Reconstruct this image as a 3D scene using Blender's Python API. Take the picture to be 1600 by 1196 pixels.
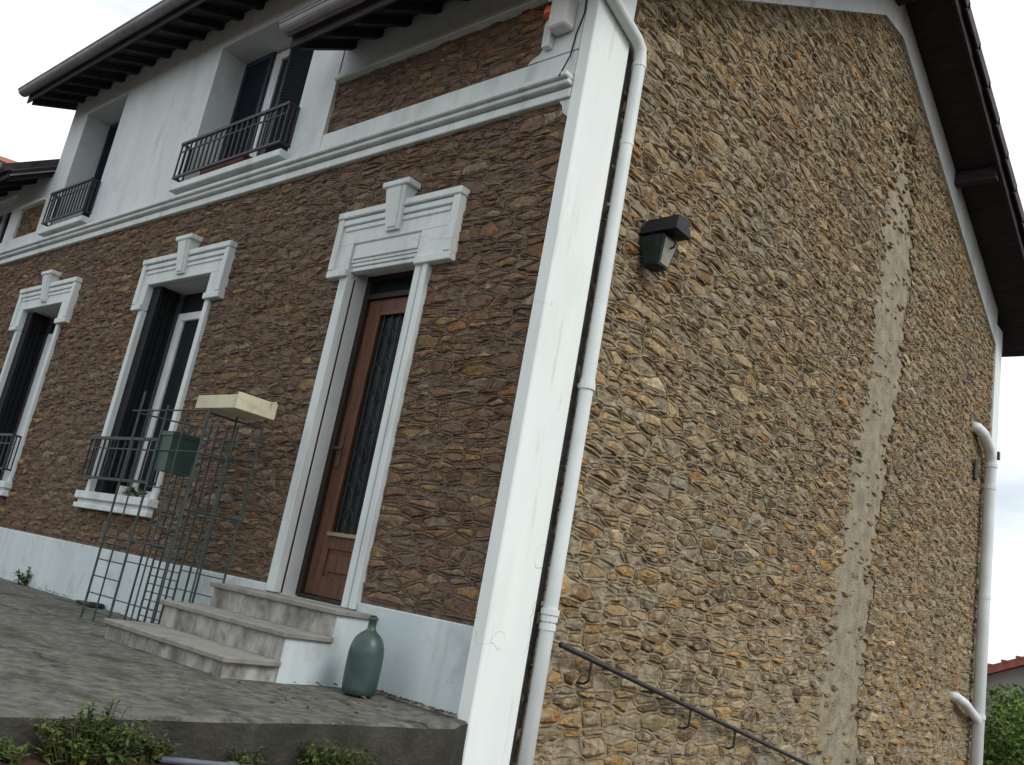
import bpy, math, random
from mathutils import Vector, Matrix, noise

random.seed(7)
S = bpy.context.scene
for o in list(bpy.data.objects):
    bpy.data.objects.remove(o)
COL = S.collection

# ------------------------------------------------------------------ camera
CAM = (3.52100598, -4.00502315, 0.63873988)
RX = (0.7548493146531607, 0.6317214274056918, 0.17643851712186046)
DY = (-0.025813825646817577, 0.29740759066671285, -0.9544015776492054)
FZ = (-0.6553900812288238, 0.7158748236740331, 0.24080506277182195)
FPX = 1399.22
cd = bpy.data.cameras.new('camera')
cam = bpy.data.objects.new('camera', cd)
COL.objects.link(cam)
cd.sensor_fit = 'HORIZONTAL'
cd.sensor_width = 36.0
cd.lens = FPX / 1600 * 36
cd.clip_start = 0.05
cd.clip_end = 2000
cam.matrix_world = Matrix(((RX[0], -DY[0], -FZ[0], CAM[0]), (RX[1], -DY[1], -FZ[1], CAM[1]),
                           (RX[2], -DY[2], -FZ[2], CAM[2]), (0, 0, 0, 1)))
S.camera = cam

# ------------------------------------------------------------------ sky and sun (overcast daylight)
SUN_AZ, SUN_EL = math.radians(90), math.radians(41)      # azimuth from +y towards +x
w = bpy.data.worlds.new('World')
S.world = w
w.use_nodes = True
nt = w.node_tree
nt.nodes.clear()
wo = nt.nodes.new('ShaderNodeOutputWorld')
bg = nt.nodes.new('ShaderNodeBackground')
bg.inputs['Strength'].default_value = 0.12
sky = nt.nodes.new('ShaderNodeTexSky')
sky.sky_type = 'NISHITA'
sky.sun_disc = False
sky.sun_elevation = SUN_EL
sky.sun_rotation = SUN_AZ
sky.dust_density = 2.0
tc = nt.nodes.new('ShaderNodeTexCoord')
mp = nt.nodes.new('ShaderNodeMapping')
mp.inputs['Location'].default_value = (0.0, 1.7, 0.0)
mp.inputs['Scale'].default_value = (1.0, 1.0, 3.2)
nz = nt.nodes.new('ShaderNodeTexNoise')
nz.inputs['Scale'].default_value = 2.1
nz.inputs['Detail'].default_value = 6
nz.inputs['Roughness'].default_value = 0.55
rp = nt.nodes.new('ShaderNodeValToRGB')
rp.color_ramp.elements[0].position = 0.30
rp.color_ramp.elements[0].color = (0.45, 0.45, 0.45, 1)
rp.color_ramp.elements[1].position = 0.50
rp.color_ramp.elements[1].color = (1, 1, 1, 1)
mx = nt.nodes.new('ShaderNodeMix')
mx.data_type = 'RGBA'
mx.inputs[7].default_value = (8.6, 8.95, 9.05, 1)
L = nt.links.new
L(tc.outputs['Generated'], mp.inputs['Vector'])
L(mp.outputs['Vector'], nz.inputs['Vector'])
L(nz.outputs['Fac'], rp.inputs['Fac'])
L(rp.outputs['Color'], mx.inputs[0])
L(sky.outputs['Color'], mx.inputs[6])
L(mx.outputs[2], bg.inputs['Color'])
L(bg.outputs['Background'], wo.inputs['Surface'])

sd = bpy.data.lights.new('sun', 'SUN')
sd.energy = 1.5
sd.angle = math.radians(25)
sd.color = (1.0, 0.96, 0.90)
sun = bpy.data.objects.new('sun', sd)
COL.objects.link(sun)
dv = Vector((math.sin(SUN_AZ) * math.cos(SUN_EL), math.cos(SUN_AZ) * math.cos(SUN_EL), math.sin(SUN_EL)))
sun.rotation_euler = dv.to_track_quat('Z', 'Y').to_euler()
sun.location = dv * 40

S.view_settings.view_transform = 'Standard'
S.view_settings.look = 'None'
S.view_settings.gamma = 1
S.view_settings.use_curve_mapping = False
S.view_settings.exposure = 0.20
S.render.engine = 'CYCLES'
S.cycles.max_bounces = 6

# ------------------------------------------------------------------ materials
def hexc(c, a=1.0):
    return (c[0], c[1], c[2], a)

def mat(name, base, base2=None, scale=4.0, detail=6, lo=0.35, hi=0.65, rough=0.8, bump=0.0, bscale=60, bdist=0.01,
        spec=0.3, stretch=(1, 1, 1), dirt=None, dscale=1.2, dlo=0.5, dhi=0.75, attr=None, metal=0.0, rough2=None,
        dstretch=(1, 1, 1), smear=None, speck=None, cracks=None):
    m = bpy.data.materials.new(name)
    m.use_nodes = True
    n, l = m.node_tree.nodes, m.node_tree.links
    b = n['Principled BSDF']
    b.inputs['Roughness'].default_value = rough
    b.inputs['Specular IOR Level'].default_value = spec
    b.inputs['Metallic'].default_value = metal
    t = n.new('ShaderNodeTexCoord')
    p = n.new('ShaderNodeMapping')
    p.inputs['Scale'].default_value = stretch
    l.new(t.outputs['Object'], p.inputs['Vector'])
    col = None
    if attr:
        a = n.new('ShaderNodeAttribute')
        a.attribute_name = attr
        col = a.outputs['Color']
    def ramp(fac, l0, h0):
        r = n.new('ShaderNodeMapRange')
        r.inputs['From Min'].default_value = l0
        r.inputs['From Max'].default_value = h0
        l.new(fac, r.inputs['Value'])
        return r.outputs['Result']
    def mix(fac, a, c, blend='MIX'):
        x = n.new('ShaderNodeMix')
        x.data_type = 'RGBA'
        x.blend_type = blend
        if isinstance(fac, float):
            x.inputs[0].default_value = fac
        else:
            l.new(fac, x.inputs[0])
        for v, i in ((a, 6), (c, 7)):
            if isinstance(v, tuple):
                x.inputs[i].default_value = hexc(v)
            else:
                l.new(v, x.inputs[i])
        return x.outputs[2]
    def tex(sc, det, vec):
        x = n.new('ShaderNodeTexNoise')
        x.inputs['Scale'].default_value = sc
        x.inputs['Detail'].default_value = det
        x.inputs['Roughness'].default_value = 0.6
        l.new(vec, x.inputs['Vector'])
        return x.outputs['Fac']
    if col is None:
        col = base
    if base2 is not None:
        f = ramp(tex(scale, detail, p.outputs['Vector']), lo, hi)
        if attr:
            # grain: multiply the piece's own colour by a light and a dark tone
            g = mix(f, base, base2)
            col = mix(1.0, col, g, 'MULTIPLY')
        else:
            col = mix(f, base, base2)
        if rough2 is not None:
            rr = n.new('ShaderNodeMapRange')
            rr.inputs['To Min'].default_value = rough
            rr.inputs['To Max'].default_value = rough2
            l.new(f, rr.inputs['Value'])
            l.new(rr.outputs['Result'], b.inputs['Roughness'])
    if dirt is not None:
        p2 = n.new('ShaderNodeMapping')
        p2.inputs['Scale'].default_value = dstretch
        l.new(t.outputs['Object'], p2.inputs['Vector'])
        f = ramp(tex(dscale, 8, p2.outputs['Vector']), dlo, dhi)
        col = mix(f, col, dirt)
    if smear is not None:
        # patches of mortar left on the faces of the stones
        c_, sc_, l_, h_ = smear
        col = mix(ramp(tex(sc_, 9, p.outputs['Vector']), l_, h_), col, c_)
    if speck is not None:
        # fine grit
        c_, sc_, l_, h_ = speck
        col = mix(ramp(tex(sc_, 3, p.outputs['Vector']), l_, h_), col, c_)
    if cracks is not None:
        # wandering hairline cracks: warped cell borders
        c_, sc_, wd_ = cracks
        wn = n.new('ShaderNodeTexNoise')
        wn.inputs['Scale'].default_value = 3.5
        wn.inputs['Detail'].default_value = 6
        l.new(t.outputs['Object'], wn.inputs['Vector'])
        wm = n.new('ShaderNodeMix')
        wm.data_type = 'RGBA'
        wm.blend_type = 'LINEAR_LIGHT'
        wm.inputs[0].default_value = 0.28
        l.new(t.outputs['Object'], wm.inputs[6])
        l.new(wn.outputs['Color'], wm.inputs[7])
        vo = n.new('ShaderNodeTexVoronoi')
        vo.feature = 'DISTANCE_TO_EDGE'
        vo.inputs['Scale'].default_value = sc_
        l.new(wm.outputs[2], vo.inputs['Vector'])
        f = ramp(vo.outputs['Distance'], wd_, 0.0)
        keep = ramp(tex(1.1, 4, t.outputs['Object']), .46, .56)
        mm_ = n.new('ShaderNodeMath')
        mm_.operation = 'MULTIPLY'
        l.new(f, mm_.inputs[0])
        l.new(keep, mm_.inputs[1])
        col = mix(mm_.outputs[0], col, c_)
    if isinstance(col, tuple):
        b.inputs['Base Color'].default_value = hexc(col)
    else:
        l.new(col, b.inputs['Base Color'])
    if bump:
        f = tex(bscale, 8, p.outputs['Vector'])
        bp = n.new('ShaderNodeBump')
        bp.inputs['Strength'].default_value = bump
        bp.inputs['Distance'].default_value = bdist
        l.new(f, bp.inputs['Height'])
        l.new(bp.outputs['Normal'], b.inputs['Normal'])
    return m

M = {}
M['white'] = mat('white_paint', (0.545, 0.60, 0.61), (0.64, 0.69, 0.69), 2.5, rough=0.7, bump=0.25, bscale=70, bdist=0.004,
                 dirt=(0.36, 0.37, 0.345), dscale=5, dlo=0.53, dhi=0.88, dstretch=(1, 1, 0.25), stretch=(1.5, 1.5, .16), smear=((0.40, 0.41, 0.37), 7, 0.58, 0.86), cracks=((0.42, 0.43, 0.41), 0.36, 0.0022))
M['white_corner'] = mat('bright_corner_paint', (0.70, 0.765, 0.76), (0.78, 0.83, 0.82), 2.0, rough=0.7, bump=0.3, bscale=60, bdist=0.005,
                        dirt=(0.55, 0.57, 0.54), dscale=1.8, dlo=0.58, dhi=0.95, dstretch=(1, 1, 0.3), stretch=(1.5, 1.5, .16), smear=((0.40, 0.41, 0.37), 7, 0.58, 0.86), cracks=((0.42, 0.43, 0.41), 0.36, 0.0022))
M['white_base'] = mat('white_plinth_paint', (0.455, 0.525, 0.555), (0.555, 0.615, 0.635), 2.2, rough=0.75, bump=0.35, bscale=40, bdist=0.006,
                      dirt=(0.27, 0.28, 0.25), dscale=3.2, dlo=0.54, dhi=0.84, stretch=(1.5, 1.5, .16), smear=((0.40, 0.41, 0.37), 7, 0.58, 0.86), cracks=((0.42, 0.43, 0.41), 0.36, 0.0022))
M['render'] = mat('white_wall_render', (0.55, 0.60, 0.63), (0.65, 0.695, 0.71), 1.3, rough=0.85, bump=0.5, bscale=45, bdist=0.008,
                  dirt=(0.45, 0.46, 0.46), dscale=3.2, dlo=0.54, dhi=0.85, stretch=(1.5, 1.5, .16), smear=((0.40, 0.41, 0.37), 7, 0.58, 0.86), cracks=((0.42, 0.43, 0.41), 0.36, 0.0022))
M['reveal'] = mat('grey_reveal_render', (0.50, 0.52, 0.53), (0.58, 0.60, 0.60), 3, rough=0.85, bump=0.3, bscale=60)
M['stone_gable'] = mat('gable_stone', (0.54, 0.51, 0.46), (1.32, 1.29, 1.20), 28, 9, speck=((0.085, 0.066, 0.045), 55, 0.60, 0.74), smear=((0.315, 0.262, 0.180), 12, 0.49, 0.61), lo=0.3, hi=0.7, rough=0.92, bump=0.9, bscale=48, bdist=0.012, attr='stone_color', spec=0.15)
M['mortar_gable'] = mat('gable_mortar', (0.200, 0.162, 0.106), (0.375, 0.316, 0.222), 11, 9, 0.33, 0.62, rough=0.95, bump=1.0, bscale=55, bdist=0.02,
                        dirt=(0.10, 0.08, 0.06), dscale=17, dlo=0.52, dhi=0.72, spec=0.1)
M['mortar_strip'] = mat('repair_mortar', (0.205, 0.182, 0.132), (0.335, 0.302, 0.225), 6, 9, 0.32, 0.65, rough=0.95, bump=0.9, bscale=42, bdist=0.02,
                        dirt=(0.17, 0.15, 0.115), dscale=7, dlo=0.57, dhi=0.75, spec=0.1)
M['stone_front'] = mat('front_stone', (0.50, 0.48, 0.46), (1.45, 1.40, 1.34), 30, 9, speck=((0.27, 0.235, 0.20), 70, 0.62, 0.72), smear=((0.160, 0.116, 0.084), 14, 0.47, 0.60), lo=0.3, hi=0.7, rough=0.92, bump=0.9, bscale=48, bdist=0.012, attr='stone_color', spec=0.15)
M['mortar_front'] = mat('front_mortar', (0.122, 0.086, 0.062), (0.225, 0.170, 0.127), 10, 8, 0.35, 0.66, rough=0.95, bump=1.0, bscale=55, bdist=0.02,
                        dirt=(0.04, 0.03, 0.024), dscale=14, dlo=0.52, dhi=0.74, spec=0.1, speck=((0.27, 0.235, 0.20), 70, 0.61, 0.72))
M['terrace'] = mat('old_terrace_concrete', (0.056, 0.057, 0.050), (0.172, 0.167, 0.147), 13.0, 12, 0.34, 0.66, rough=0.85, bump=1.0, bscale=22, bdist=0.03,
                   dirt=(0.045, 0.047, 0.033), dscale=2.4, dlo=0.50, dhi=0.68, rough2=0.65, dstretch=(1, 1.6, 1),
                   speck=((0.22, 0.215, 0.195), 42, 0.60, 0.74), cracks=((0.012, 0.013, 0.010), 0.8, 0.022))
M['terrace_face'] = mat('mossy_terrace_face', (0.026, 0.025, 0.020), (0.056, 0.053, 0.043), 5, 8, rough=0.95, bump=0.8, bscale=40, bdist=0.02,
                        dirt=(0.022, 0.024, 0.014), dscale=4, dlo=0.5, dhi=0.75)
M['step_top'] = mat('worn_step_concrete', (0.17, 0.163, 0.148), (0.285, 0.275, 0.252), 5, 8, rough=0.85, bump=0.5, bscale=70, bdist=0.006,
                    dirt=(0.10, 0.095, 0.085), dscale=5, dlo=0.52, dhi=0.78)
M['step_face'] = mat('stained_step_riser', (0.115, 0.112, 0.100), (0.38, 0.375, 0.35), 7.0, 10, 0.34, 0.62, rough=0.9, bump=0.5, bscale=55, bdist=0.006,
                     dirt=(0.075, 0.074, 0.060), dscale=6, dlo=0.56, dhi=0.74, stretch=(1, 1, 0.6))
M['soil'] = mat('brown_soil', (0.045, 0.028, 0.018), (0.10, 0.065, 0.043), 7, 8, rough=0.98, bump=1.0, bscale=30, bdist=0.03, spec=0.1)
M['wood_dark'] = mat('dark_eaves_timber', (0.022, 0.020, 0.026), (0.040, 0.036, 0.044), 3, 8, rough=0.85, bump=0.4, bscale=30, bdist=0.004, stretch=(1, 6, 6))
M['tile'] = mat('dark_roof_tile', (0.046, 0.038, 0.040), (0.088, 0.072, 0.074), 6, 8, rough=0.85, bump=0.5, bscale=40)
M['tile_red'] = mat('red_roof_tile', (0.22, 0.070, 0.052), (0.33, 0.12, 0.09), 5, 8, rough=0.85, bump=0.4, bscale=30)
M['zinc'] = mat('grey_zinc', (0.21, 0.205, 0.225), (0.33, 0.32, 0.34), 3, 6, rough=0.5, metal=0.35, bump=0.1, bscale=20)
M['pvc'] = mat('white_painted_pipe', (0.58, 0.635, 0.64), (0.68, 0.72, 0.72), 3, rough=0.45, spec=0.4, dirt=(0.42, 0.43, 0.42), dscale=3, dlo=0.58, dhi=0.9, dstretch=(1, 1, 0.3))
M['iron'] = mat('black_iron', (0.012, 0.013, 0.017), (0.030, 0.030, 0.034), 20, rough=0.55, spec=0.4)
M['iron_green'] = mat('dark_green_wire', (0.012, 0.026, 0.026), (0.030, 0.050, 0.048), 20, rough=0.55, spec=0.4)
M['shutter'] = mat('blue_black_shutter', (0.017, 0.023, 0.042), (0.027, 0.036, 0.060), 12, rough=0.6, spec=0.35)
M['shutter_black'] = mat('black_shutter', (0.006, 0.007, 0.009), (0.011, 0.012, 0.014), 12, rough=0.7, spec=0.2)
M['frame'] = mat('white_window_frame', (0.62, 0.66, 0.70), (0.70, 0.73, 0.76), 5, rough=0.45, spec=0.4)
M['glass'] = mat('dark_window_glass', (0.012, 0.017, 0.018), (0.020, 0.028, 0.028), 2, rough=0.22, spec=0.08)
M['door_wood'] = mat('varnished_door_wood', (0.060, 0.025, 0.013), (0.135, 0.058, 0.030), 5, 8, rough=0.5, spec=0.35, bump=0.2, bscale=30, bdist=0.003, stretch=(9, 9, 0.8))
M['door_dark'] = mat('dark_door_frame', (0.016, 0.011, 0.009), (0.034, 0.022, 0.017), 5, 8, rough=0.6, stretch=(9, 9, 0.8))
M['brass'] = mat('worn_brass', (0.28, 0.22, 0.14), (0.36, 0.30, 0.2), 9, rough=0.4, metal=0.8)
M['handle'] = mat('dull_bronze', (0.07, 0.055, 0.04), (0.11, 0.085, 0.06), 9, rough=0.5, metal=0.6)
M['plank'] = mat('cream_painted_planter', (0.46, 0.43, 0.30), (0.58, 0.55, 0.40), 4, 8, rough=0.75, bump=0.2, bscale=40, dirt=(0.32, 0.28, 0.19), dscale=6, dlo=0.6, dhi=0.85)
M['green'] = mat('green_plastic', (0.020, 0.050, 0.040), (0.034, 0.070, 0.058), 5, rough=0.5, spec=0.4)
M['lantern'] = mat('dark_green_metal', (0.010, 0.024, 0.022), (0.022, 0.042, 0.036), 9, rough=0.6, spec=0.3)
M['lantern_top'] = mat('black_lantern_metal', (0.013, 0.013, 0.018), (0.022, 0.022, 0.027), 9, rough=0.65, spec=0.3)
M['lantern_glass'] = mat('frosted_lantern_glass', (0.17, 0.165, 0.13), (0.26, 0.25, 0.20), 14, rough=0.4, spec=0.4)
M['bottle'] = mat('dusty_bottle_glass', (0.020, 0.044, 0.042), (0.045, 0.078, 0.074), 6, 8, rough=0.32, spec=0.4, dirt=(0.07, 0.085, 0.075), dscale=8, dlo=0.5, dhi=0.8, rough2=0.4)
M['red_amber'] = mat('orange_lens', (0.60, 0.10, 0.035), (0.72, 0.16, 0.06), 6, rough=0.3, spec=0.5)
M['box_white'] = mat('grey_white_plastic', (0.52, 0.53, 0.52), (0.6, 0.61, 0.6), 6, rough=0.5)
M['black_plastic'] = mat('black_plastic', (0.012, 0.012, 0.014), (0.02, 0.02, 0.022), 6, rough=0.5)
M['stain_shade'] = mat('dirty_shaded_mortar', (0.022, 0.021, 0.021), (0.07, 0.066, 0.06), 10, 8, rough=0.95, bump=0.8, bscale=40, bdist=0.01)  # grimy mortar, with the shade of the pipe gap put into its colour
M['leaf'] = mat('weed_leaf', (0.026, 0.052, 0.010), (0.085, 0.125, 0.026), 16, 4, rough=0.6, spec=0.3)
M['leaf_dark'] = mat('hedge_leaf', (0.030, 0.068, 0.010), (0.15, 0.25, 0.040), 3.0, 4, rough=0.6, spec=0.3)
M['stem'] = mat('plant_stem', (0.05, 0.05, 0.02), (0.08, 0.07, 0.03), 10, rough=0.8)
M['pale_wall'] = mat('beige_house_render', (0.30, 0.275, 0.255), (0.36, 0.335, 0.31), 1, rough=0.9)
M['flowers_red'] = mat('dark_red_planter', (0.10, 0.022, 0.022), (0.16, 0.04, 0.035), 8, rough=0.6)
M['litter'] = mat('dry_litter', (0.045, 0.030, 0.018), (0.13, 0.095, 0.06), 60, rough=0.95)
M['hose'] = mat('grey_blue_hose', (0.09, 0.10, 0.13), (0.13, 0.14, 0.17), 8, rough=0.5)
M['pot_white'] = mat('white_pot', (0.55, 0.56, 0.57), (0.65, 0.66, 0.66), 8, rough=0.5)

# ------------------------------------------------------------------ helpers
ORG = {}

def org(o):
    v = Vector((0, 0, 0))
    while o is not None:
        v += o.location
        o = o.parent
    return v

class MB:
    def __init__(s):
        s.v, s.f, s.c = [], [], []
    def add(s, vs, fs, c=None):
        k = len(s.v)
        s.v += [tuple(x) for x in vs]
        s.f += [tuple(i + k for i in f) for f in fs]
        if c is not None:
            s.c += [c] * len(vs)
        return s
    def box(s, x0, x1, y0, y1, z0, z1, bev=0.0):
        x0, x1 = sorted((x0, x1)); y0, y1 = sorted((y0, y1)); z0, z1 = sorted((z0, z1))
        if bev <= 0:
            vs = [(x, y, z) for z in (z0, z1) for y in (y0, y1) for x in (x0, x1)]
            fs = [(0, 2, 3, 1), (4, 5, 7, 6), (0, 1, 5, 4), (2, 6, 7, 3), (0, 4, 6, 2), (1, 3, 7, 5)]
            return s.add(vs, fs)
        b = min(bev, (x1 - x0) * .45, (y1 - y0) * .45, (z1 - z0) * .45)
        vs, ix = [], {}
        for i, sx in enumerate((x0, x1)):
            for j, sy in enumerate((y0, y1)):
                for k, sz in enumerate((z0, z1)):
                    ix_ = (b if i == 0 else -b); jy = (b if j == 0 else -b); kz = (b if k == 0 else -b)
                    ix[i, j, k, 'x'] = len(vs); vs.append((sx, sy + jy, sz + kz))
                    ix[i, j, k, 'y'] = len(vs); vs.append((sx + ix_, sy, sz + kz))
                    ix[i, j, k, 'z'] = len(vs); vs.append((sx + ix_, sy + jy, sz))
        fs = []
        for i in (0, 1):
            q = [ix[i, 0, 0, 'x'], ix[i, 1, 0, 'x'], ix[i, 1, 1, 'x'], ix[i, 0, 1, 'x']]
            fs.append(tuple(q if i else q[::-1]))
            q = [ix[0, i, 0, 'y'], ix[1, i, 0, 'y'], ix[1, i, 1, 'y'], ix[0, i, 1, 'y']]
            fs.append(tuple(q[::-1] if i else q))
            q = [ix[0, 0, i, 'z'], ix[1, 0, i, 'z'], ix[1, 1, i, 'z'], ix[0, 1, i, 'z']]
            fs.append(tuple(q if i else q[::-1]))
        for i in (0, 1):
            for j in (0, 1):
                fs.append((ix[i, j, 0, 'x'], ix[i, j, 0, 'y'], ix[i, j, 1, 'y'], ix[i, j, 1, 'x']))
                fs.append((ix[i, 0, j, 'x'], ix[i, 0, j, 'z'], ix[i, 1, j, 'z'], ix[i, 1, j, 'x']))
                fs.append((ix[0, i, j, 'y'], ix[0, i, j, 'z'], ix[1, i, j, 'z'], ix[1, i, j, 'y']))
        for i in (0, 1):
            for j in (0, 1):
                for k in (0, 1):
                    fs.append((ix[i, j, k, 'x'], ix[i, j, k, 'y'], ix[i, j, k, 'z']))
        return s.add(vs, fs)
    def extrude(s, pts, off):
        n = len(pts)
        off = Vector(off)
        vs = [Vector(p) for p in pts] + [Vector(p) + off for p in pts]
        fs = [tuple(range(n))[::-1], tuple(range(n, 2 * n))] + [(i, (i + 1) % n, (i + 1) % n + n, i + n) for i in range(n)]
        return s.add(vs, fs)
    def tube(s, pts, r, seg=8, cap=True):
        pts = [Vector(p) for p in pts]
        rs = r if isinstance(r, (list, tuple)) else [r] * len(pts)
        vs, fs = [], []
        prev = None
        for i, p in enumerate(pts):
            d = (pts[min(i + 1, len(pts) - 1)] - pts[max(i - 1, 0)]).normalized()
            if prev is None:
                a = Vector((0, 0, 1)) if abs(d.z) < .9 else Vector((1, 0, 0))
                u = d.cross(a).normalized()
            else:
                u = (prev - d * prev.dot(d)).normalized()
            prev = u
            v = d.cross(u)
            for k in range(seg):
                t = 2 * math.pi * k / seg
                vs.append(p + (u * math.cos(t) + v * math.sin(t)) * rs[i])
        for i in range(len(pts) - 1):
            for k in range(seg):
                a, b = i * seg + k, i * seg + (k + 1) % seg
                fs.append((a, b, b + seg, a + seg))
        if cap:
            fs.append(tuple(range(seg))[::-1])
            fs.append(tuple(range((len(pts) - 1) * seg, len(pts) * seg)))
        return s.add(vs, fs)
    def lathe(s, prof, c, seg=24):
        vs, fs = [], []
        for r, z in prof:
            for k in range(seg):
                t = 2 * math.pi * k / seg
                vs.append((c[0] + r * math.cos(t), c[1] + r * math.sin(t), c[2] + z))
        for i in range(len(prof) - 1):
            for k in range(seg):
                a, b = i * seg + k, i * seg + (k + 1) % seg
                fs.append((a, b, b + seg, a + seg))
        fs.append(tuple(range(seg))[::-1])
        fs.append(tuple(range((len(prof) - 1) * seg, len(prof) * seg)))
        return s.add(vs, fs)
    def build(s, name, m, parent=None, smooth=False):
        me = bpy.data.meshes.new(name)
        o0 = org(parent)
        me.from_pydata([(x - o0.x, y - o0.y, z - o0.z) for x, y, z in s.v], [], s.f)
        if s.c:
            a = me.attributes.new('stone_color', 'FLOAT_COLOR', 'POINT')
            flat = []
            for c in s.c:
                flat += [c[0], c[1], c[2], 1.0]
            a.data.foreach_set('color', flat)
        me.materials.append(m)
        if smooth:
            me.polygons.foreach_set('use_smooth', [True] * len(me.polygons))
        me.update()
        o = bpy.data.objects.new(name, me)
        COL.objects.link(o)
        o.parent = parent
        return o

def tag(o, label=None, cat=None, group=None, kind=None):
    for k, v in (('label', label), ('category', cat), ('group', group), ('kind', kind)):
        if v:
            o[k] = v
    return o

def thing(name, loc, label, cat, group=None):
    o = bpy.data.objects.new(name, None)
    COL.objects.link(o)
    o.location = loc
    o.empty_display_size = 0.2
    return tag(o, label, cat, group)

def box(name, m, parent, *a, bev=0.0):
    return MB().box(*a, bev=bev).build(name, m, parent)

def proj(P):
    d = (P[0] - CAM[0], P[1] - CAM[1], P[2] - CAM[2])
    z = sum(a * b for a, b in zip(d, FZ))
    if z < 0.1:
        return None
    return (FPX * sum(a * b for a, b in zip(d, RX)) / z + 800, FPX * sum(a * b for a, b in zip(d, DY)) / z + 598)

# ------------------------------------------------------------------ ground
def smooth(a, b, x):
    t = max(0.0, min(1.0, (x - a) / (b - a)))
    return t * t * (3 - 2 * t)

def ground_z(x, y):
    if y < -2.2:
        zb = -0.14 + 0.02 * min(1, (-2.2 - y))
    elif y < 0:
        zb = -0.14 - 0.17 * (y + 2.2) / 2.2
    else:
        zb = -0.31 - 0.19 * min(y, 12.5)
    zl = -0.95 if y < 3 else -0.95 - 0.19 * min(y - 3, 9)
    t = smooth(0.75, 2.4, x)
    z = zb * (1 - t) + min(zb, zl) * t
    if y > 14:
        z = z + 0.04 * min(y - 14, 15)
    return z

def axis(lo, hi, n0, n1, step):
    r = [lo, lo * .5 + n0 * .5]
    k = n0
    while k <= n1 + 1e-6:
        r.append(k)
        k += step
    return sorted(set(r + [n1 * .6 + hi * .4, hi]))
gx = axis(-400, 400, -20, 14, 0.5)
gy = axis(-400, 400, -16, 34, 0.5)
gx = sorted(set(gx + [0.1 * i for i in range(0, 20)]))
gy = sorted(set(gy + [-3 + 0.1 * i for i in range(0, 40)]))
vs, fs = [], []
for y in gy:
    for x in gx:
        near = abs(x) < 3 and abs(y) < 5
        vs.append((x, y, ground_z(x, y) + (0.02 * noise.noise((x * 5, y * 5, 0)) if near else 0)))
nx = len(gx)
for j in range(len(gy) - 1):
    for i in range(nx - 1):
        a = j * nx + i
        fs.append((a, a + 1, a + 1 + nx, a + nx))
g = MB().add(vs, fs).build('ground', M['soil'])
tag(g, 'bare brown soil sloping down beside the terrace and the house', kind='structure')

# terrace: concrete slab in front of the facade, dropping off on the line of the gable
def edge_x(y):
    return 0.035 + 0.155 * smooth(0.0, 0.32, -y - 0.04)
ys = [-0.0, -0.04, -0.08, -0.12, -0.16, -0.2, -0.25, -0.3, -0.36] + [-0.42 - 0.07 * i for i in range(60)] + [-4.8 - 0.4 * i for i in range(14)]
xs = [0.0, -0.02, -0.05] + [-0.1 - 0.07 * i for i in range(70)] + [-5.2 - 0.3 * i for i in range(32)]
vs, fs = [], []
for y in ys:
    e = edge_x(y)
    for i, dx in enumerate(xs):
        x = e + dx
        z = 0.010 * noise.noise((x * 1.3, y * 1.3, 3)) + 0.004 * noise.noise((x * 6, y * 6, 1)) - 0.004
        if i == 0:
            z -= 0.012
        vs.append((x, y, z))
nxs = len(xs)
for j in range(len(ys) - 1):
    for i in range(nxs - 1):
        a = j * nxs + i
        fs.append((a, a + nxs, a + nxs + 1, a + 1))
t = MB().add(vs, fs).build('terrace', M['terrace'], None, True)
tag(t, 'weathered grey concrete terrace in front of the stone facade', kind='structure')
vs, fs = [], []
zs = [-0.016, -0.05, -0.12, -0.22, -0.4, -1.1]
for y in ys:
    for k, z in enumerate(zs):
        vs.append((edge_x(y) - (0.0 if k == 0 else -0.004 + 0.012 * noise.noise((y * 4, z * 7, 2))), y, z if k else
                   0.010 * noise.noise((edge_x(y) * 1.3, y * 1.3, 3)) + 0.004 * noise.noise((edge_x(y) * 6, y * 6, 1)) - 0.016))
nz_ = len(zs)
for j in range(len(ys) - 1):
    for k in range(nz_ - 1):
        a = j * nz_ + k
        fs.append((a, a + 1, a + nz_ + 1, a + nz_))
t2 = MB().add(vs, fs).build('terrace_wall', M['terrace_face'], None, True)
tag(t2, 'dark mossy concrete drop at the edge of the terrace', kind='structure')

# ------------------------------------------------------------------ the house
house = thing('stone_house', (-4.5, 2.0, 0.0), 'two storey rubble stone house with white trim, tall gable and dark eaves', 'house')
XL = -13.0          # left end
YR = 11.1           # rear corner
DOOR = (-2.035, -1.255, 0.445, 2.975)
W2 = (-5.37, -4.15, 1.0, 3.17)
W1 = (-8.63, -7.46, 1.0, 3.16)
UA = (-5.27, -3.39, 4.26, 5.98)
UB = (-8.62, -7.48, 4.26, 6.0)
UC = (-12.3, -10.35, 4.30, 5.12)
OPEN = [DOOR, W2, W1, UA, UB, UC]
DX0, DX1 = -9.13, -2.88      # taller rendered bay

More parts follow.
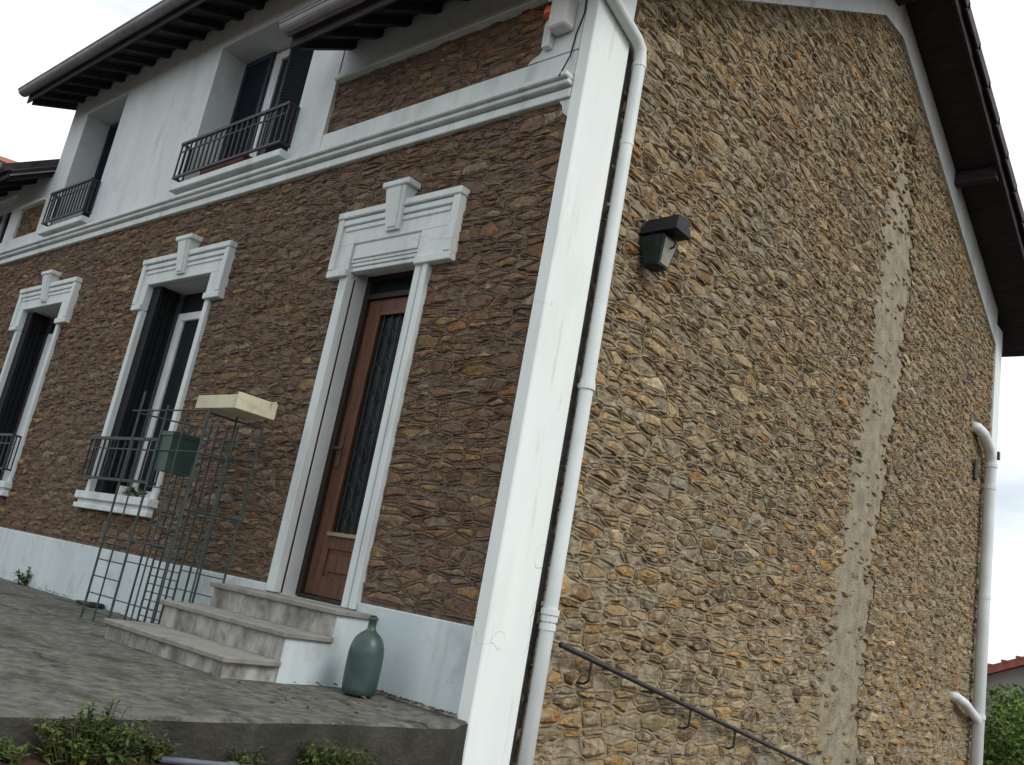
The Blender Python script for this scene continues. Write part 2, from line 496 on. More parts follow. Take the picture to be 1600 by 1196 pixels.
def slab_with_holes(x0, x1, z0, z1, y0, y1, holes):
    """solid wall in the plane y, only its outside faces"""
    X = sorted({x0, x1} | {h for q in holes for h in q[:2] if x0 < h < x1})
    Z = sorted({z0, z1} | {h for q in holes for h in q[2:] if z0 < h < z1})
    full = {}
    for i in range(len(X) - 1):
        for k in range(len(Z) - 1):
            cx, cz = (X[i] + X[i + 1]) / 2, (Z[k] + Z[k + 1]) / 2
            full[i, k] = not any(q[0] < cx < q[1] and q[2] < cz < q[3] for q in holes)
    m = MB()
    for (i, k), on in full.items():
        if not on:
            continue
        a, b, c, d = X[i], X[i + 1], Z[k], Z[k + 1]
        m.add([(a, y0, c), (b, y0, c), (b, y0, d), (a, y0, d)], [(0, 1, 2, 3)])
        m.add([(a, y1, c), (b, y1, c), (b, y1, d), (a, y1, d)], [(3, 2, 1, 0)])
        if not full.get((i - 1, k), False):
            m.add([(a, y0, c), (a, y1, c), (a, y1, d), (a, y0, d)], [(3, 2, 1, 0)])
        if not full.get((i + 1, k), False):
            m.add([(b, y0, c), (b, y1, c), (b, y1, d), (b, y0, d)], [(0, 1, 2, 3)])
        if not full.get((i, k - 1), False):
            m.add([(a, y0, c), (b, y0, c), (b, y1, c), (a, y1, c)], [(3, 2, 1, 0)])
        if not full.get((i, k + 1), False):
            m.add([(a, y0, d), (b, y0, d), (b, y1, d), (a, y1, d)], [(0, 1, 2, 3)])
    return m

# roof lines on the gable: outer (top of wall)
def z_front(y): return 5.29 + 0.643 * y
def z_rear(y): return 11.006 - 0.412 * y
RIDGE = (5.418, 8.774)

WIDE = [(q[0] - .03, q[1] + .03, q[2] - .03, q[3] + .03) if q in (UA, UB) else q for q in OPEN]
front_wall = slab_with_holes(XL, -0.03, -1.2, 5.25, 0.03, 0.415, WIDE).build('stone_wall', M['reveal'], house)
front_wall['label'] = 'darker brown rubble stone wall of the facade'
gable_poly = [(-0.03, 0.03, -2.8), (-0.03, YR - .02, -2.8), (-0.03, YR - .02, z_rear(YR)), (-0.03, RIDGE[0], RIDGE[1]), (-0.03, 0.03, z_front(0.03))]
gable_wall = MB().extrude(gable_poly, (-0.38, 0, 0)).build('stone_wall', M['mortar_gable'], house)
gable_wall['label'] = 'lighter ochre and grey rubble stone gable wall'
box('plain_wall', M['render'], house, XL, -0.41, YR - .4, YR - .02, -2.8, 6.4)
MB().extrude([(XL, .42, -2.8), (XL, YR - .4, -2.8), (XL, YR - .4, z_rear(YR - .4) - .02), (XL, RIDGE[0], RIDGE[1] - .02), (XL, .42, z_front(.42) - .02)], (.38, 0, 0)).build('plain_wall', M['render'], house)

# ---- lumpy mortar skins
def gable_inside(y, z, m=0.0):
    if y < 0.30 + m or y > 10.86 - m:
        return False
    if z < -2.4:
        return False
    return z < min(z_front(y) - 0.15 - m, z_rear(y) - 0.15 - m)

STRIPE = [(-2.4, 5.0, 5.95), (0.3, 5.1, 5.98), (1.6, 5.24, 6.05), (2.6, 5.44, 6.18), (3.85, 5.66, 6.44), (5.4, 5.78, 6.6), (6.3, 5.72, 6.45), (6.8, 5.8, 6.45), (7.25, 5.9, 6.4)]
def stripe(z):
    if z > 7.25:
        return None
    for a, b in zip(STRIPE, STRIPE[1:]):
        if a[0] <= z <= b[0]:
            t = (z - a[0]) / (b[0] - a[0])
            return a[1] + t * (b[1] - a[1]), a[2] + t * (b[2] - a[2])
    return None
def in_stripe(y, z):
    q = stripe(z)
    if not q:
        return False
    n = 0.10 * noise.noise((z * 2.3, 1.7, 0)) + 0.07 * noise.noise((z * 7, y * 2, 3))
    return q[0] + n - .09 < y < q[1] + n * .8 + .12

st = 0.035
vs, fs, idx = [], [], {}
ny, nzz = int(10.7 / st) + 1, int(11.2 / st) + 1
for j in range(nzz):
    for i in range(ny):
        y, z = 0.26 + i * st, -2.45 + j * st
        if gable_inside(y, z, -0.08):
            idx[i, j] = len(vs)
            vs.append((-0.006 + 0.008 * noise.noise((y * 4, z * 9, 0)) + 0.008 * noise.noise((y * 9, z * 20, 5)), y, z))
for (i, j), a in idx.items():
    q = [a, idx.get((i + 1, j)), idx.get((i + 1, j + 1)), idx.get((i, j + 1))]
    if None not in q:
        fs.append(tuple(q))
o = MB().add(vs, fs).build('mortar', M['mortar_gable'], gable_wall, True)
o['kind'] = 'stuff'
# repair strip of paler mortar, its own skin over the wall
vs, fs = [], []
NZ = 150
for j in range(NZ):
    z = -2.4 + (7.25 + 2.4) * j / (NZ - 1)
    a, b = stripe(z)
    n = 0.10 * noise.noise((z * 2.3, 1.7, 0))
    n1 = 0.07 * noise.noise((z * 6, 4, 3)); n2 = 0.07 * noise.noise((z * 6, 9, 3))
    for k in range(13):
        t = k / 12
        y = a - .16 + n + n1 + t * (b + .19 + n * .8 + n2 - a + .16 - n - n1)
        edge = min(t, 1 - t) * 12
        x = -0.014 - 0.030 * smooth(5.2, 7.25, z) + 0.037 * min(1, edge / 4.0) + 0.014 * noise.noise((y * 5, z * 5, 8)) + 0.016 * noise.noise((y * 13, z * 13, 5))
        vs.append((x, y, z))
for j in range(NZ - 1):
    for k in range(12):
        a = j * 13 + k
        fs.append((a, a + 1, a + 14, a + 13))
o = MB().add(vs, fs).build('mortar_repair', M['mortar_strip'], gable_wall, True)
o['label'] = 'pale vertical strip of repair mortar running down the gable'

FRONT_AREAS = [(XL, -0.03, 0.44, 4.02), (-2.9, -0.26, 4.30, 4.93), (-9.98, -9.12, 4.30, 4.9)]
def pad(q, m): return (q[0] - m, q[1] + m, q[2] - m, q[3] + m)
vs, fs, idx = [], [], {}
st = 0.045
for q in FRONT_AREAS:
    ni, nj = int((q[1] - max(q[0], -11.5)) / st), int((q[3] - q[2]) / st)
    base = {}
    for j in range(nj + 1):
        for i in range(ni + 1):
            x, z = q[1] - i * st, q[2] + j * st
            if any(h[0] - .01 < x < h[1] + .01 and h[2] - .01 < z < h[3] + .01 for h in OPEN):
                continue
            base[i, j] = len(vs)
            vs.append((x, 0.006 - 0.006 * noise.noise((x * 4, z * 9, 0)) - 0.007 * noise.noise((x * 9, z * 20, 5)), z))
    for (i, j), a in base.items():
        p = [a, base.get((i, j + 1)), base.get((i + 1, j + 1)), base.get((i + 1, j))]
        if None not in p:
            fs.append(tuple(p))
o = MB().add(vs, [f[::-1] for f in fs]).build('mortar', M['mortar_front'], front_wall, True)
o['kind'] = 'stuff'

# ---- rubble stones: weighted Voronoi cells in the wall plane
def clip(poly, nx, ny, c):
    out = []
    n = len(poly)
    for i in range(n):
        p, q = poly[i], poly[(i + 1) % n]
        a, b = p[0] * nx + p[1] * ny - c, q[0] * nx + q[1] * ny - c
        if a <= 0:
            out.append(p)
        if (a < 0 < b) or (b < 0 < a):
            t = a / (a - b)
            out.append((p[0] + t * (q[0] - p[0]), p[1] + t * (q[1] - p[1])))
    return out

SQ = 0.36      # along-wall squeeze: cells come out about twice as long as high

def cells(s0, s1, t0, t1, row, lmin, lmax, inside, rnd, rowf=lambda t: 1.0):
    sites = []
    t = t0
    while t < t1:
        big = rowf(t)
        h = row * big * rnd.uniform(0.75, 1.3)
        s = s0 - rnd.uniform(0, lmax)
        while s < s1:
            l = big * rnd.uniform(lmin, lmax) if rnd.random() > .12 else rnd.uniform(lmax, lmax * 1.6)
            c = (s + l / 2, t + h / 2 + rnd.uniform(-.2, .2) * h)
            if inside(c[0], c[1]):
                sites.append((c[0] * SQ, c[1], rnd.uniform(0, 1) ** 2 * row * row * 1.3))
            s += l
        t += h
    G = row * 1.9
    grid = {}
    for i, q in enumerate(sites):
        grid.setdefault((int(q[0] // G), int(q[1] // G)), []).append(i)
    R = row * 2.2
    for i, (x, y, wgt) in enumerate(sites):
        gx_, gy_ = int(x // G), int(y // G)
        nb = []
        for a in (-1, 0, 1, 2, -2):
            for b in (-1, 0, 1, 2, -2):
                for k in grid.get((gx_ + a, gy_ + b), ()):
                    if k != i:
                        q = sites[k]
                        nb.append(((q[0] - x) ** 2 + (q[1] - y) ** 2, k))
        nb.sort()
        poly = [(x - R, y - R), (x + R, y - R), (x + R, y + R), (x - R, y + R)]
        for d2, k in nb[:22]:
            q = sites[k]
            c = (q[0] ** 2 + q[1] ** 2 - x * x - y * y + wgt - q[2]) / 2
            poly = clip(poly, q[0] - x, q[1] - y, c)
            if len(poly) < 3:
                break
        if len(poly) >= 3:
            q = []
            for p in poly:
                a, b = p[0] / SQ, p[1]
                q.append((a + .020 * noise.noise((a * 11, b * 11, 31)) + .008 * noise.noise((a * 37, b * 37, 32)),
                          b + .013 * noise.noise((a * 11, b * 11, 33)) + .006 * noise.noise((a * 37, b * 37, 34))))
            yield q, (x / SQ, y)

def cell_geo(poly, to3, ridge, h, joint, rnd, stone=True):
    """one cell of the rubble: a raised mortar joint round it and the rough stone bedded inside"""
    cx = sum(p[0] for p in poly) / len(poly); cy = sum(p[1] for p in poly) / len(poly)
    ring, wgt = [], []
    n = len(poly)
    for i in range(n):
        p, q = poly[i], poly[(i + 1) % n]
        l = math.hypot(p[0] - q[0], p[1] - q[1])
        if l < 0.004:
            continue
        ring.append(p)
        wgt.append(.45)
        if l > 0.035:
            a, b = (p[0] + q[0]) / 2, (p[1] + q[1]) / 2
            wv = min(.012, l * .13)
            ring.append((a + wv * noise.noise((a * 45, b * 45, 41)), b + wv * noise.noise((a * 45, b * 45, 42))))
            wgt.append(.15 + .95 * abs(p[0] - q[0]) / l)
    m = len(ring)
    if m < 5:
        return None
    inner = []
    for p in ring:
        dx, dy = p[0] - cx, p[1] - cy
        jx, jy = joint * rnd.uniform(.5, 1.8), joint * rnd.uniform(.6, 1.9)
        k = rnd.uniform(.86, 1.06)
        inner.append((cx + (dx - math.copysign(min(jx, abs(dx) * .45), dx)) * k, cy + (dy - math.copysign(min(jy, abs(dy) * .45), dy)) * k))
    mv = [to3(p[0], p[1], ridge(p[0], p[1]) * g_ ) for p, g_ in zip(ring, wgt)]
    mv += [to3(p[0] * .55 + q[0] * .45, p[1] * .55 + q[1] * .45, ridge(p[0], p[1]) * g_ * rnd.uniform(.6, 1.1)) for p, q, g_ in zip(ring, inner, wgt)]
    mv += [to3(p[0], p[1], rnd.uniform(-.016, .004)) for p in inner]
    mf = []
    for i in range(m):
        j = (i + 1) % m
        mf += [(i, j, j + m, i + m), (i + m, j + m, j + 2 * m, i + 2 * m)]
    if not stone:
        mv.append(to3(cx, cy, ridge(cx, cy) * rnd.uniform(.5, 1.0)))
        mf += [(i + 2 * m, (i + 1) % m + 2 * m, 3 * m) for i in range(m)]
        return mv, mf, None, None
    tx, ty = rnd.uniform(-.5, .5), rnd.uniform(-.3, .6)
    out = [(cx + (p[0] - cx) * 1.08, cy + (p[1] - cy) * 1.10) for p in inner]
    vs = [to3(p[0], p[1], -0.03) for p in out]
    vs += [to3(p[0] * .96 + cx * .04, p[1] * .96 + cy * .04, h * rnd.uniform(.1, .5)) for p in inner]
    sc = rnd.uniform(.58, .78)
    for p in inner:
        dx, dy = (p[0] - cx) * sc, (p[1] - cy) * sc
        vs.append(to3(cx + dx + rnd.uniform(-.004, .004), cy + dy + rnd.uniform(-.003, .003),
                      max(0.002, h * rnd.uniform(.75, 1.15) + (dx * tx * .3 + dy * ty) * .45)))
    vs.append(to3(cx, cy, h * 1.05))
    fs = []
    for i in range(m):
        j = (i + 1) % m
        fs += [(i, j, j + m, i + m), (i + m, j + m, j + 2 * m, i + 2 * m), (i + 2 * m, j + 2 * m, 3 * m)]
    return mv, mf, vs, fs

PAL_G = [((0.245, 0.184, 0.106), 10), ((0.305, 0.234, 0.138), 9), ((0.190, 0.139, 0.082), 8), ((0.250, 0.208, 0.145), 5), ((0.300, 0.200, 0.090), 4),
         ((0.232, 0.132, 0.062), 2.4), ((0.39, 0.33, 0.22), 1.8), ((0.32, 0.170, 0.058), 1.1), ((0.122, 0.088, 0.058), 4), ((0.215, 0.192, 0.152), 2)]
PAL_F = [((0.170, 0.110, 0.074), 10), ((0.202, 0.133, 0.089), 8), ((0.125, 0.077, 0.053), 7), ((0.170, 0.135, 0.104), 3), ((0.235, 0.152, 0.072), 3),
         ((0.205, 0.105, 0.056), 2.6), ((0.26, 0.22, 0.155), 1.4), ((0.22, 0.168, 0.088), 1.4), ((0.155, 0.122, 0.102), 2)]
def pick(pal, rnd):
    k = rnd.uniform(0, sum(w_ for _, w_ in pal))
    for c, w_ in pal:
        k -= w_
        if k <= 0:
            break
    f = rnd.uniform(.78, 1.22)
    g = rnd.uniform(-.04, .04)
    return tuple(max(.01, v * f * (1 + g * (1 - i))) for i, v in enumerate(c))

ALL = []
JOINT = [MB(), MB()]
rg = random.Random(11)
def ridge_g(y, z):
    f = 0.35 + 0.65 * smooth(0.2, 2.2, z)
    return 0.002 + f * max(-0.006, 0.014 + 0.024 * noise.noise((y * 4, z * 11, 0)) + 0.014 * noise.noise((y * 16, z * 30, 5)))
def gi(s, t):
    return gable_inside(s, t, 0.02) and 0.40 < s < 10.85
for poly, (cx_, cy_) in cells(0.36, 10.86, -2.3, 8.6, 0.060, 0.07, 0.24, gi, rg, lambda t: 1.45 - .5 * smooth(-.4, 2.4, t)):
    poly = [(min(max(p[0], .40), 10.80), p[1]) for p in poly]
    if any(not gable_inside(p[0], p[1], -0.08) for p in poly):
        continue
    strp = in_stripe(cx_, cy_)
    if strp and rg.random() > .34 + .6 * smooth(5.6, 7.2, cy_):
        continue
    cover = noise.noise((cx_ * .7, cy_ * .7, 20))
    low = 1 - smooth(0.3, 2.0, cy_)
    h = rg.uniform(.005, .029) + .006 * low
    if strp:
        h = rg.uniform(.012, .040)
        poly = [(cx_ + (p[0] - cx_) * .85, cy_ + (p[1] - cy_) * .85) for p in poly]
    bare = not strp and rg.random() < .17 + .3 * max(0, cover)
    r = cell_geo(poly, lambda s, t, d: (d, s, t), ridge_g if not strp else (lambda a, b: .0), h, 0.0095, rg, not bare)
    if r:
        JOINT[0].add(r[0], r[1])
        if r[2]:
            c = pick(PAL_G, rg)
            k = 1.0 + 0.22 * noise.noise((cx_ * .45, cy_ * .45, 4))
            w_ = 0.20 * noise.noise((cx_ * .6, cy_ * .8, 44))      # rusty and grey regions of the wall
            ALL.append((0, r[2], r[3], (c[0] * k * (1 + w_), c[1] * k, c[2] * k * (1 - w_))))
def ridge_f(x, z):
    return 0.002 + max(-0.006, 0.005 + 0.015 * noise.noise((x * 4, z * 11, 0)) + 0.012 * noise.noise((x * 16, z * 30, 5)))
rf = random.Random(5)
TRIM = [(DOOR[0] - .088, DOOR[1] + .132, 0.4, 3.0), (W2[0] - .07, W2[1] + .07, .83, 3.2), (W1[0] - .07, W1[1] + .07, .83, 3.2),
        (-2.23, -0.93, 2.95, 3.42), (-5.51, -3.93, 2.95, 3.42), (-8.79, -7.22, 2.95, 3.42)]
for area in FRONT_AREAS:
    x0, x1, z0, z1 = area
    x0 = max(x0, -11.2)
    lo = 0.53 if z0 < 1 else z0
    if x1 > -.1:
        x1 = -.07
    fi = lambda s, t: (x0 < s < x1 and lo < t < z1 and not any(q[0] < s < q[1] and q[2] < t < q[3] for q in TRIM))
    for poly, (cx_, cz_) in cells(x0, x1, lo, z1, 0.048, 0.07, 0.24, fi, rf):
        poly = [(min(max(p[0], x0), x1), min(max(p[1], lo), z1)) for p in poly]
        for q in TRIM:
            d = [(cx_ - q[1], 1, 0, q[1]), (q[0] - cx_, -1, 0, -q[0]), (cz_ - q[3], 0, 1, q[3]), (q[2] - cz_, 0, -1, -q[2])]
            e = max(d)
            if e[0] > 0:
                poly = clip(poly, -e[1], -e[2], -e[3])
                if len(poly) < 3:
                    break
        if len(poly) < 3:
            continue
        r = cell_geo(poly, lambda s, t, d: (s, -d, t), ridge_f, rf.uniform(.004, .019), 0.008, rf, rf.random() > .19)
        if r:
            JOINT[1].add(r[0], [f[::-1] for f in r[1]])
            if r[2]:
                c = pick(PAL_F, rf)
                k = 1.0 + 0.18 * noise.noise((cx_ * .5, cz_ * .5, 14))
                w_ = 0.20 * noise.noise((cx_ * .6, cz_ * .8, 54))
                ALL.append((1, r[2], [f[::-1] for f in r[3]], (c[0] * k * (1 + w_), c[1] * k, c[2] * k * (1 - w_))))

def px_area(v):
    n = (len(v) - 1) // 3
    pts = [proj(q) for q in v[n:2 * n]]
    if any(p is None or not (2 < p[0] < 1598 and 2 < p[1] < 1194) for p in pts):
        return 0
    a = 0
    for i in range(n):
        p, q = pts[i], pts[(i + 1) % n]
        a += p[0] * q[1] - q[0] * p[1]
    return abs(a) / 2
order = sorted(range(len(ALL)), key=lambda i: -px_area(ALL[i][1]))
single = set(order[:290])
rest = [MB(), MB()]
for i, (wl, v, f, c) in enumerate(ALL):
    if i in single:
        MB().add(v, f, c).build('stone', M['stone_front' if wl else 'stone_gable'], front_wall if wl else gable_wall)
    else:
        rest[wl].add(v, f, c)
o = JOINT[0].build('raised_joint', M['mortar_gable'], gable_wall)
o['kind'] = 'stuff'
o = JOINT[1].build('raised_joint', M['mortar_front'], front_wall)
o['kind'] = 'stuff'
o = rest[0].build('rubble_stone', M['stone_gable'], gable_wall)
o['kind'] = 'stuff'
o = rest[1].build('rubble_stone', M['stone_front'], front_wall)
o['kind'] = 'stuff'

# ---- white trim
def hpart(name, mb, m='white', label=None, smooth_=False):
    o = mb.build(name, M[m], house, smooth_)
    if label:
        o['label'] = label
    return o

hpart('plinth', MB().box(XL, DOOR[0] - .10, -0.028, 0.02, -0.4, 0.50, .006), 'white_base')
hpart('plinth', MB().box(DOOR[1] + .14, -0.062, -0.028, 0.02, -0.4, 0.50, .006), 'white_base')
# corner pilasters
hpart('corner_pilaster', MB().box(-0.062, 0.045, -0.042, 0.372, -1.3, 5.27, .008), 'white_corner')
hpart('corner_pilaster', MB().box(-0.05, 0.045, 10.78, YR + .03, -2.8, 6.30, .008), 'white_corner')
# white barge band on the gable
I0, I1, I2, I3 = (0.37, 5.08), (5.075, 8.115), (5.69, 8.216), (10.79, 5.95)
band = [I0, I1, I2, I3, (10.79, z_rear(10.79) - .02), (RIDGE[0], RIDGE[1] - .02), (0.37, z_front(.37) - .02)]
hpart('barge_band', MB().extrude([(-0.02, a, b) for a, b in band], (0.058, 0, 0)))
# string course (moulded)
def course(x0, x1):
    m = MB()
    m.box(x0, x1, -0.050, 0.02, 3.975, 4.045, .006)
    m.box(x0, x1, -0.030, 0.02, 4.045, 4.062)
    m.box(x0, x1, -0.085, 0.02, 4.062, 4.100, .006)
    m.box(x0, x1, -0.115, 0.02, 4.100, 4.142, .008)
    return m
hpart('string_course', course(XL, -0.064))
hpart('frieze', MB().box(DX1, -0.064, -0.040, 0.02, 4.144, 4.346, .006))
hpart('frieze', MB().box(XL, DX0, -0.040, 0.02, 4.144, 4.346, .006))
# rendered upper bay
hpart('rendered_bay', slab_with_holes(DX0, DX1, 4.144, 6.36, -0.042, 0.40, [UA, UB]), 'render')
hpart('cheek_wall', MB().extrude([(DX1 - .02, 0.40, 5.2), (DX1 - .02, 0.40, 6.36), (DX1 - .02, 5.0, 8.4), (DX1 - .02, 5.0, 7.6)], (-.3, 0, 0))
      .extrude([(DX0 + .32, 0.40, 5.2), (DX0 + .32, 0.40, 6.36), (DX0 + .32, 5.0, 8.4), (DX0 + .32, 5.0, 7.6)], (-.3, 0, 0)), 'render')
# right upper panel surround: moulding over the stone panel, plain wall above, pilaster head
hpart('panel_moulding', MB().box(DX1, -0.30, -0.075, 0.02, 4.876, 4.925, .008).box(DX1, -0.30, -0.055, 0.02, 4.925, 4.945))
hpart('panel_moulding', MB().box(-9.98, DX0, -0.075, 0.02, 4.80, 4.85, .008))
hpart('plain_wall', MB().box(DX1, -0.064, -0.030, 0.03, 4.945, 5.27), 'render')
hpart('plain_wall', MB().box(-9.98, DX0, -.03, .03, 4.85, 5.27).box(-10.35, -9.98, -.035, .03, 4.346, 5.27)
      .box(XL, -10.35, -.035, .03, 5.12, 5.27).box(XL, -12.3, -.035, .03, 4.346, 5.12), 'render')
cap = [(-0.062, -0.046, 4.347), (-0.51, -0.046, 4.347), (-0.48, -0.046, 4.375), (-0.42, -0.046, 4.40), (-0.385, -0.046, 4.44), (-0.365, -0.046, 4.50), (-0.36, -0.046, 4.64),
       (-0.325, -0.046, 4.66), (-0.315, -0.046, 4.72), (-0.30, -0.046, 4.874), (-0.30, -0.046, 4.944), (-0.062, -0.046, 4.944)]
hpart('pilaster_head', MB().extrude(cap, (0, 0.066, 0)))
hpart('scroll_bracket', MB().extrude([(-0.36, -0.10, 4.41), (-0.30, -0.10, 4.41), (-0.29, -0.10, 4.62), (-0.335, -0.10, 4.66), (-0.365, -0.10, 4.60)], (0, 0.053, 0)))
hpart('corner_block', MB().extrude([(-0.063, -0.03, 3.97), (-0.16, -0.03, 3.97), (-0.13, -0.03, 3.93), (-0.11, -0.03, 3.87), (-0.063, -0.03, 3.83)], (0, 0.05, 0)))
# thin cable down the pilaster head
hpart('cable', MB().tube([(-0.07, -0.052, 4.9), (-0.06, -0.052, 4.62), (-0.10, -0.052, 4.47), (-0.115, -0.055, 4.30), (-0.12, -0.10, 4.16), (-0.12, -0.122, 4.10)], .006, 5), 'black_plastic')
# mortar strip beside the downpipe: dirt and occlusion shade both painted dark
hpart('dark_strip', MB().box(-0.01, 0.020, 0.374, 0.455, -1.3, 4.75), 'stain_shade')

# hoods over the openings
def hood(q, fill, dl, dr):
    x0, x1 = q[0] - dl, q[1] + dr
    zt = 3.17
    z0, z1 = 2.905, 3.45
    m = MB()
    m.box(x0, x1, -.050, .02, zt, z1, .005)
    m.box(x0, q[0] - .002, -.050, .02, z0, zt)
    m.box(q[1] + .002, x1, -.050, .02, z0, zt)
    h = m.build('window_hood' if not fill else 'door_hood', M['white'], house)
    cx = (x0 + x1) / 2
    mm = MB()
    mm.box(x0 - .02, x1 + .02, -.088, .01, 3.395, 3.455, .008)
    mm.box(x0 - .012, x0 + .055, -.078, .01, z0 + .05, 3.395, .006)
    mm.box(x1 - .055, x1 + .012, -.078, .01, z0 + .05, 3.395, .006)
    mm.box(x0 + .055, x1 - .055, -.072, .01, 3.335, 3.385, .006)
    mm.box(x0 + .085, x1 - .085, -.062, .01, 3.285, 3.325, .006)
    mm.box(x0 - .02, q[0] - .003, -.074, .01, z0 - .012, z0 + .05, .006)
    mm.box(q[1] + .003, x1 + .02, -.074, .01, z0 - .012, z0 + .05, .006)
    mm.build('moulding', M['white'], h)
    a, b = .075, .12
    zb, zk = 3.215, 3.60
    vs = [(cx - a, -.076, zb), (cx + a, -.076, zb), (cx + b, -.125, zk), (cx - b, -.125, zk), (cx - a, .0, zb), (cx + a, .0, zb), (cx + b, .0, zk), (cx - b, .0, zk)]
    k = MB().add(vs, [(0, 1, 2, 3), (5, 4, 7, 6), (1, 5, 6, 2), (4, 0, 3, 7), (3, 2, 6, 7), (4, 5, 1, 0)])
    k.box(cx - .15, cx + .15, -.138, 0, zk - .045, zk + .005, .008)
    k.extrude([(cx - .045, -.088, zb + .02), (cx + .045, -.088, zb + .02), (cx + .075, -.136, zk - .06), (cx - .075, -.136, zk - .06)], (0, .03, 0))
    k.build('keystone', M['white'], h)
    if fill:
        f = MB().box(q[0] + .0, q[1] - .0, -.035, .03, q[3] + .035, zt)
        f.box(q[0] + .02, q[1] - .02, -.048, .0, q[3] + .06, zt - .02, .004)
        f.build('shutter_box', M['white'], h)
hood(DOOR, True, .22, .35)
hood(W2, False, .17, .25)
hood(W1, False, .19, .27)

# trims round the openings (jambs)
def jambs(q, wl, wr, zb, zt, double=False):
    m, o_ = MB(), MB()
    m.box(q[0] - wl, q[0], -.040, .05, zb, zt, .005)
    if double:
        o_.box(q[1], q[1] + wr * .48, -.044, .05, zb, zt, .005)
        o_.box(q[1] + wr * .48, q[1] + wr * .6, -.014, .05, zb, zt)
        o_.box(q[1] + wr * .6, q[1] + wr, -.050, .05, zb, zt, .005)
    else:
        o_.box(q[1], q[1] + wr, -.040, .05, zb, zt, .005)
    return m, o_
for t_ in jambs(DOOR, .095, .14, 0.448, 2.90, True):
    hpart('door_trim', t_)
hpart('door_head', MB().box(DOOR[0], DOOR[1], -.028, .05, 2.978, 3.008, .004).box(DOOR[0], DOOR[1], -.02, .05, 2.94, 2.974, .004))
for q in (W2, W1):
    for t_ in jambs(q, .075, .075, 1.0, 2.893):
        hpart('window_trim', t_)

def sill(x0, x1, z0, z1, d, under=True):
    m = MB().box(x0, x1, -d, .05, z1 - .075, z1, .008)
    if under:
        m.box(x0 + .03, x1 - .03, -d + .035, .05, z1 - .115, z1 - .075)
        m.box(x0, x1, -d + .012, .05, z0, z1 - .115, .006)
    return hpart('window_sill', m)
sill(W2[0] - .14, W2[1] + .10, .835, .998, .10)
sill(W1[0] - .14, W1[1] + .12, .835, .998, .10)
sill(UA[0] - .05, UA[1] + .06, 4.145, 4.258, .15, False)
sill(UB[0] - .08, UB[1] + .06, 4.145, 4.258, .15, False)
hpart('sill_apron', MB().box(UA[0] - .02, UA[1] + .03, -.07, 0, 4.144, 4.182))
hpart('sill_apron', MB().box(UB[0] - .05, UB[1] + .03, -.07, 0, 4.144, 4.182))

# windows
def window(q, y, x0, x1, z0, z1, stile, label=None, mull=None):
    m = MB()
    m.box(x0, x0 + stile, y, y + .06, z0, z1, .006)
    m.box(x1 - stile, x1, y, y + .06, z0, z1, .006)
    m.box(x0 + stile, x1 - stile, y, y + .06, z1 - stile, z1, .006)
    m.box(x0 + stile, x1 - stile, y, y + .06, z0, z0 + stile, .006)
    m.box(x0 + stile, x0 + stile + .035, y + .012, y + .05, z0 + stile, z1 - stile)
    if mull:
        m.box(mull - .05, mull + .05, y, y + .06, z0 + stile, z1 - stile, .006)
    o = m.build('window', M['frame'], house)
    if label:
        o['label'] = label
    MB().box(x0 + stile, x1 - stile, y + .03, y + .04, z0 + stile, z1 - stile).build('pane', M['glass'], o)
    return o

def shutter(parent, x0, x1, y, z0, z1, m='shutter', slat=.036):
    """louvred leaf in the plane y; slats joined with the leaf's stiles"""
    fr = MB()
    fr.box(x0, x0 + .045, y, y + .035, z0, z1).box(x1 - .045, x1, y, y + .035, z0, z1)
    fr.box(x0 + .045, x1 - .045, y, y + .035, z1 - .06, z1).box(x0 + .045, x1 - .045, y, y + .035, z0, z0 + .06)
    z = z0 + .07
    while z < z1 - .08:
        fr.add([(x0 + .045, y + .002, z), (x1 - .045, y + .002, z), (x1 - .045, y + .03, z + slat * .8), (x0 + .045, y + .03, z + slat * .8),
                (x0 + .045, y + .006, z - .008), (x1 - .045, y + .006, z - .008), (x1 - .045, y + .034, z + slat * .8 - .008), (x0 + .045, y + .034, z + slat * .8 - .008)],
               [(0, 1, 2, 3), (7, 6, 5, 4), (0, 4, 5, 1), (2, 6, 7, 3)])
        z += slat
    fr.box(x0 + .02, x1 - .02, y + .0365, y + .042, z0 + .01, z1 - .01)
    return fr.build('shutter', M[m], parent)

def packed(parent, x0, x1, y0, y1, z0, z1, m='shutter_black', n=4):
    """folding metal shutter stacked inside the reveal: thin leaves side by side"""
    f = MB()
    wd = (y1 - y0) / n
    for k in range(n):
        f.box(x0 + .004 * (k % 2), x1 - .01 * (k % 2), y0 + k * wd, y0 + (k + .86) * wd, z0, z1, .003)
    return f.build('shutter', M[m], parent)

for q in (W2, W1):
    win = window(q, .26, q[0] + .19, q[1] - .03, q[2] + .01, q[3] - .22, .085)
    packed(win, q[0] + .004, q[0] + .165, .015, .25, q[2] + .02, q[3] - .01)
    packed(win, q[1] - .075, q[1] - .004, .06, .25, q[2] + .02, q[3] - .01)
    MB().box(q[0] + .17, q[1] - .01, .285, .31, q[3] - .22, q[3]).build('head_panel', M['shutter_black'], win)
win = window(UA, .30, -4.74, UA[1] + .02, UA[2] + .01, UA[3] - .02, .10, None, -4.02)
shutter(win, UA[0] + .01, -4.72, .265, UA[2] + .03, UA[3] - .02)
shutter(win, -4.34, UA[1] - .02, .235, UA[2] + .03, UA[3] - .02)
win = window(UB, .30, UB[0] + .4, UB[1] + .02, UB[2] + .01, UB[3] - .02, .09)
shutter(win, UB[0] + .02, -8.1, .26, UB[2] + .03, UB[3] - .02)
shutter(win, -8.08, UB[1] - .01, .255, UB[2] + .03, UB[3] - .02)
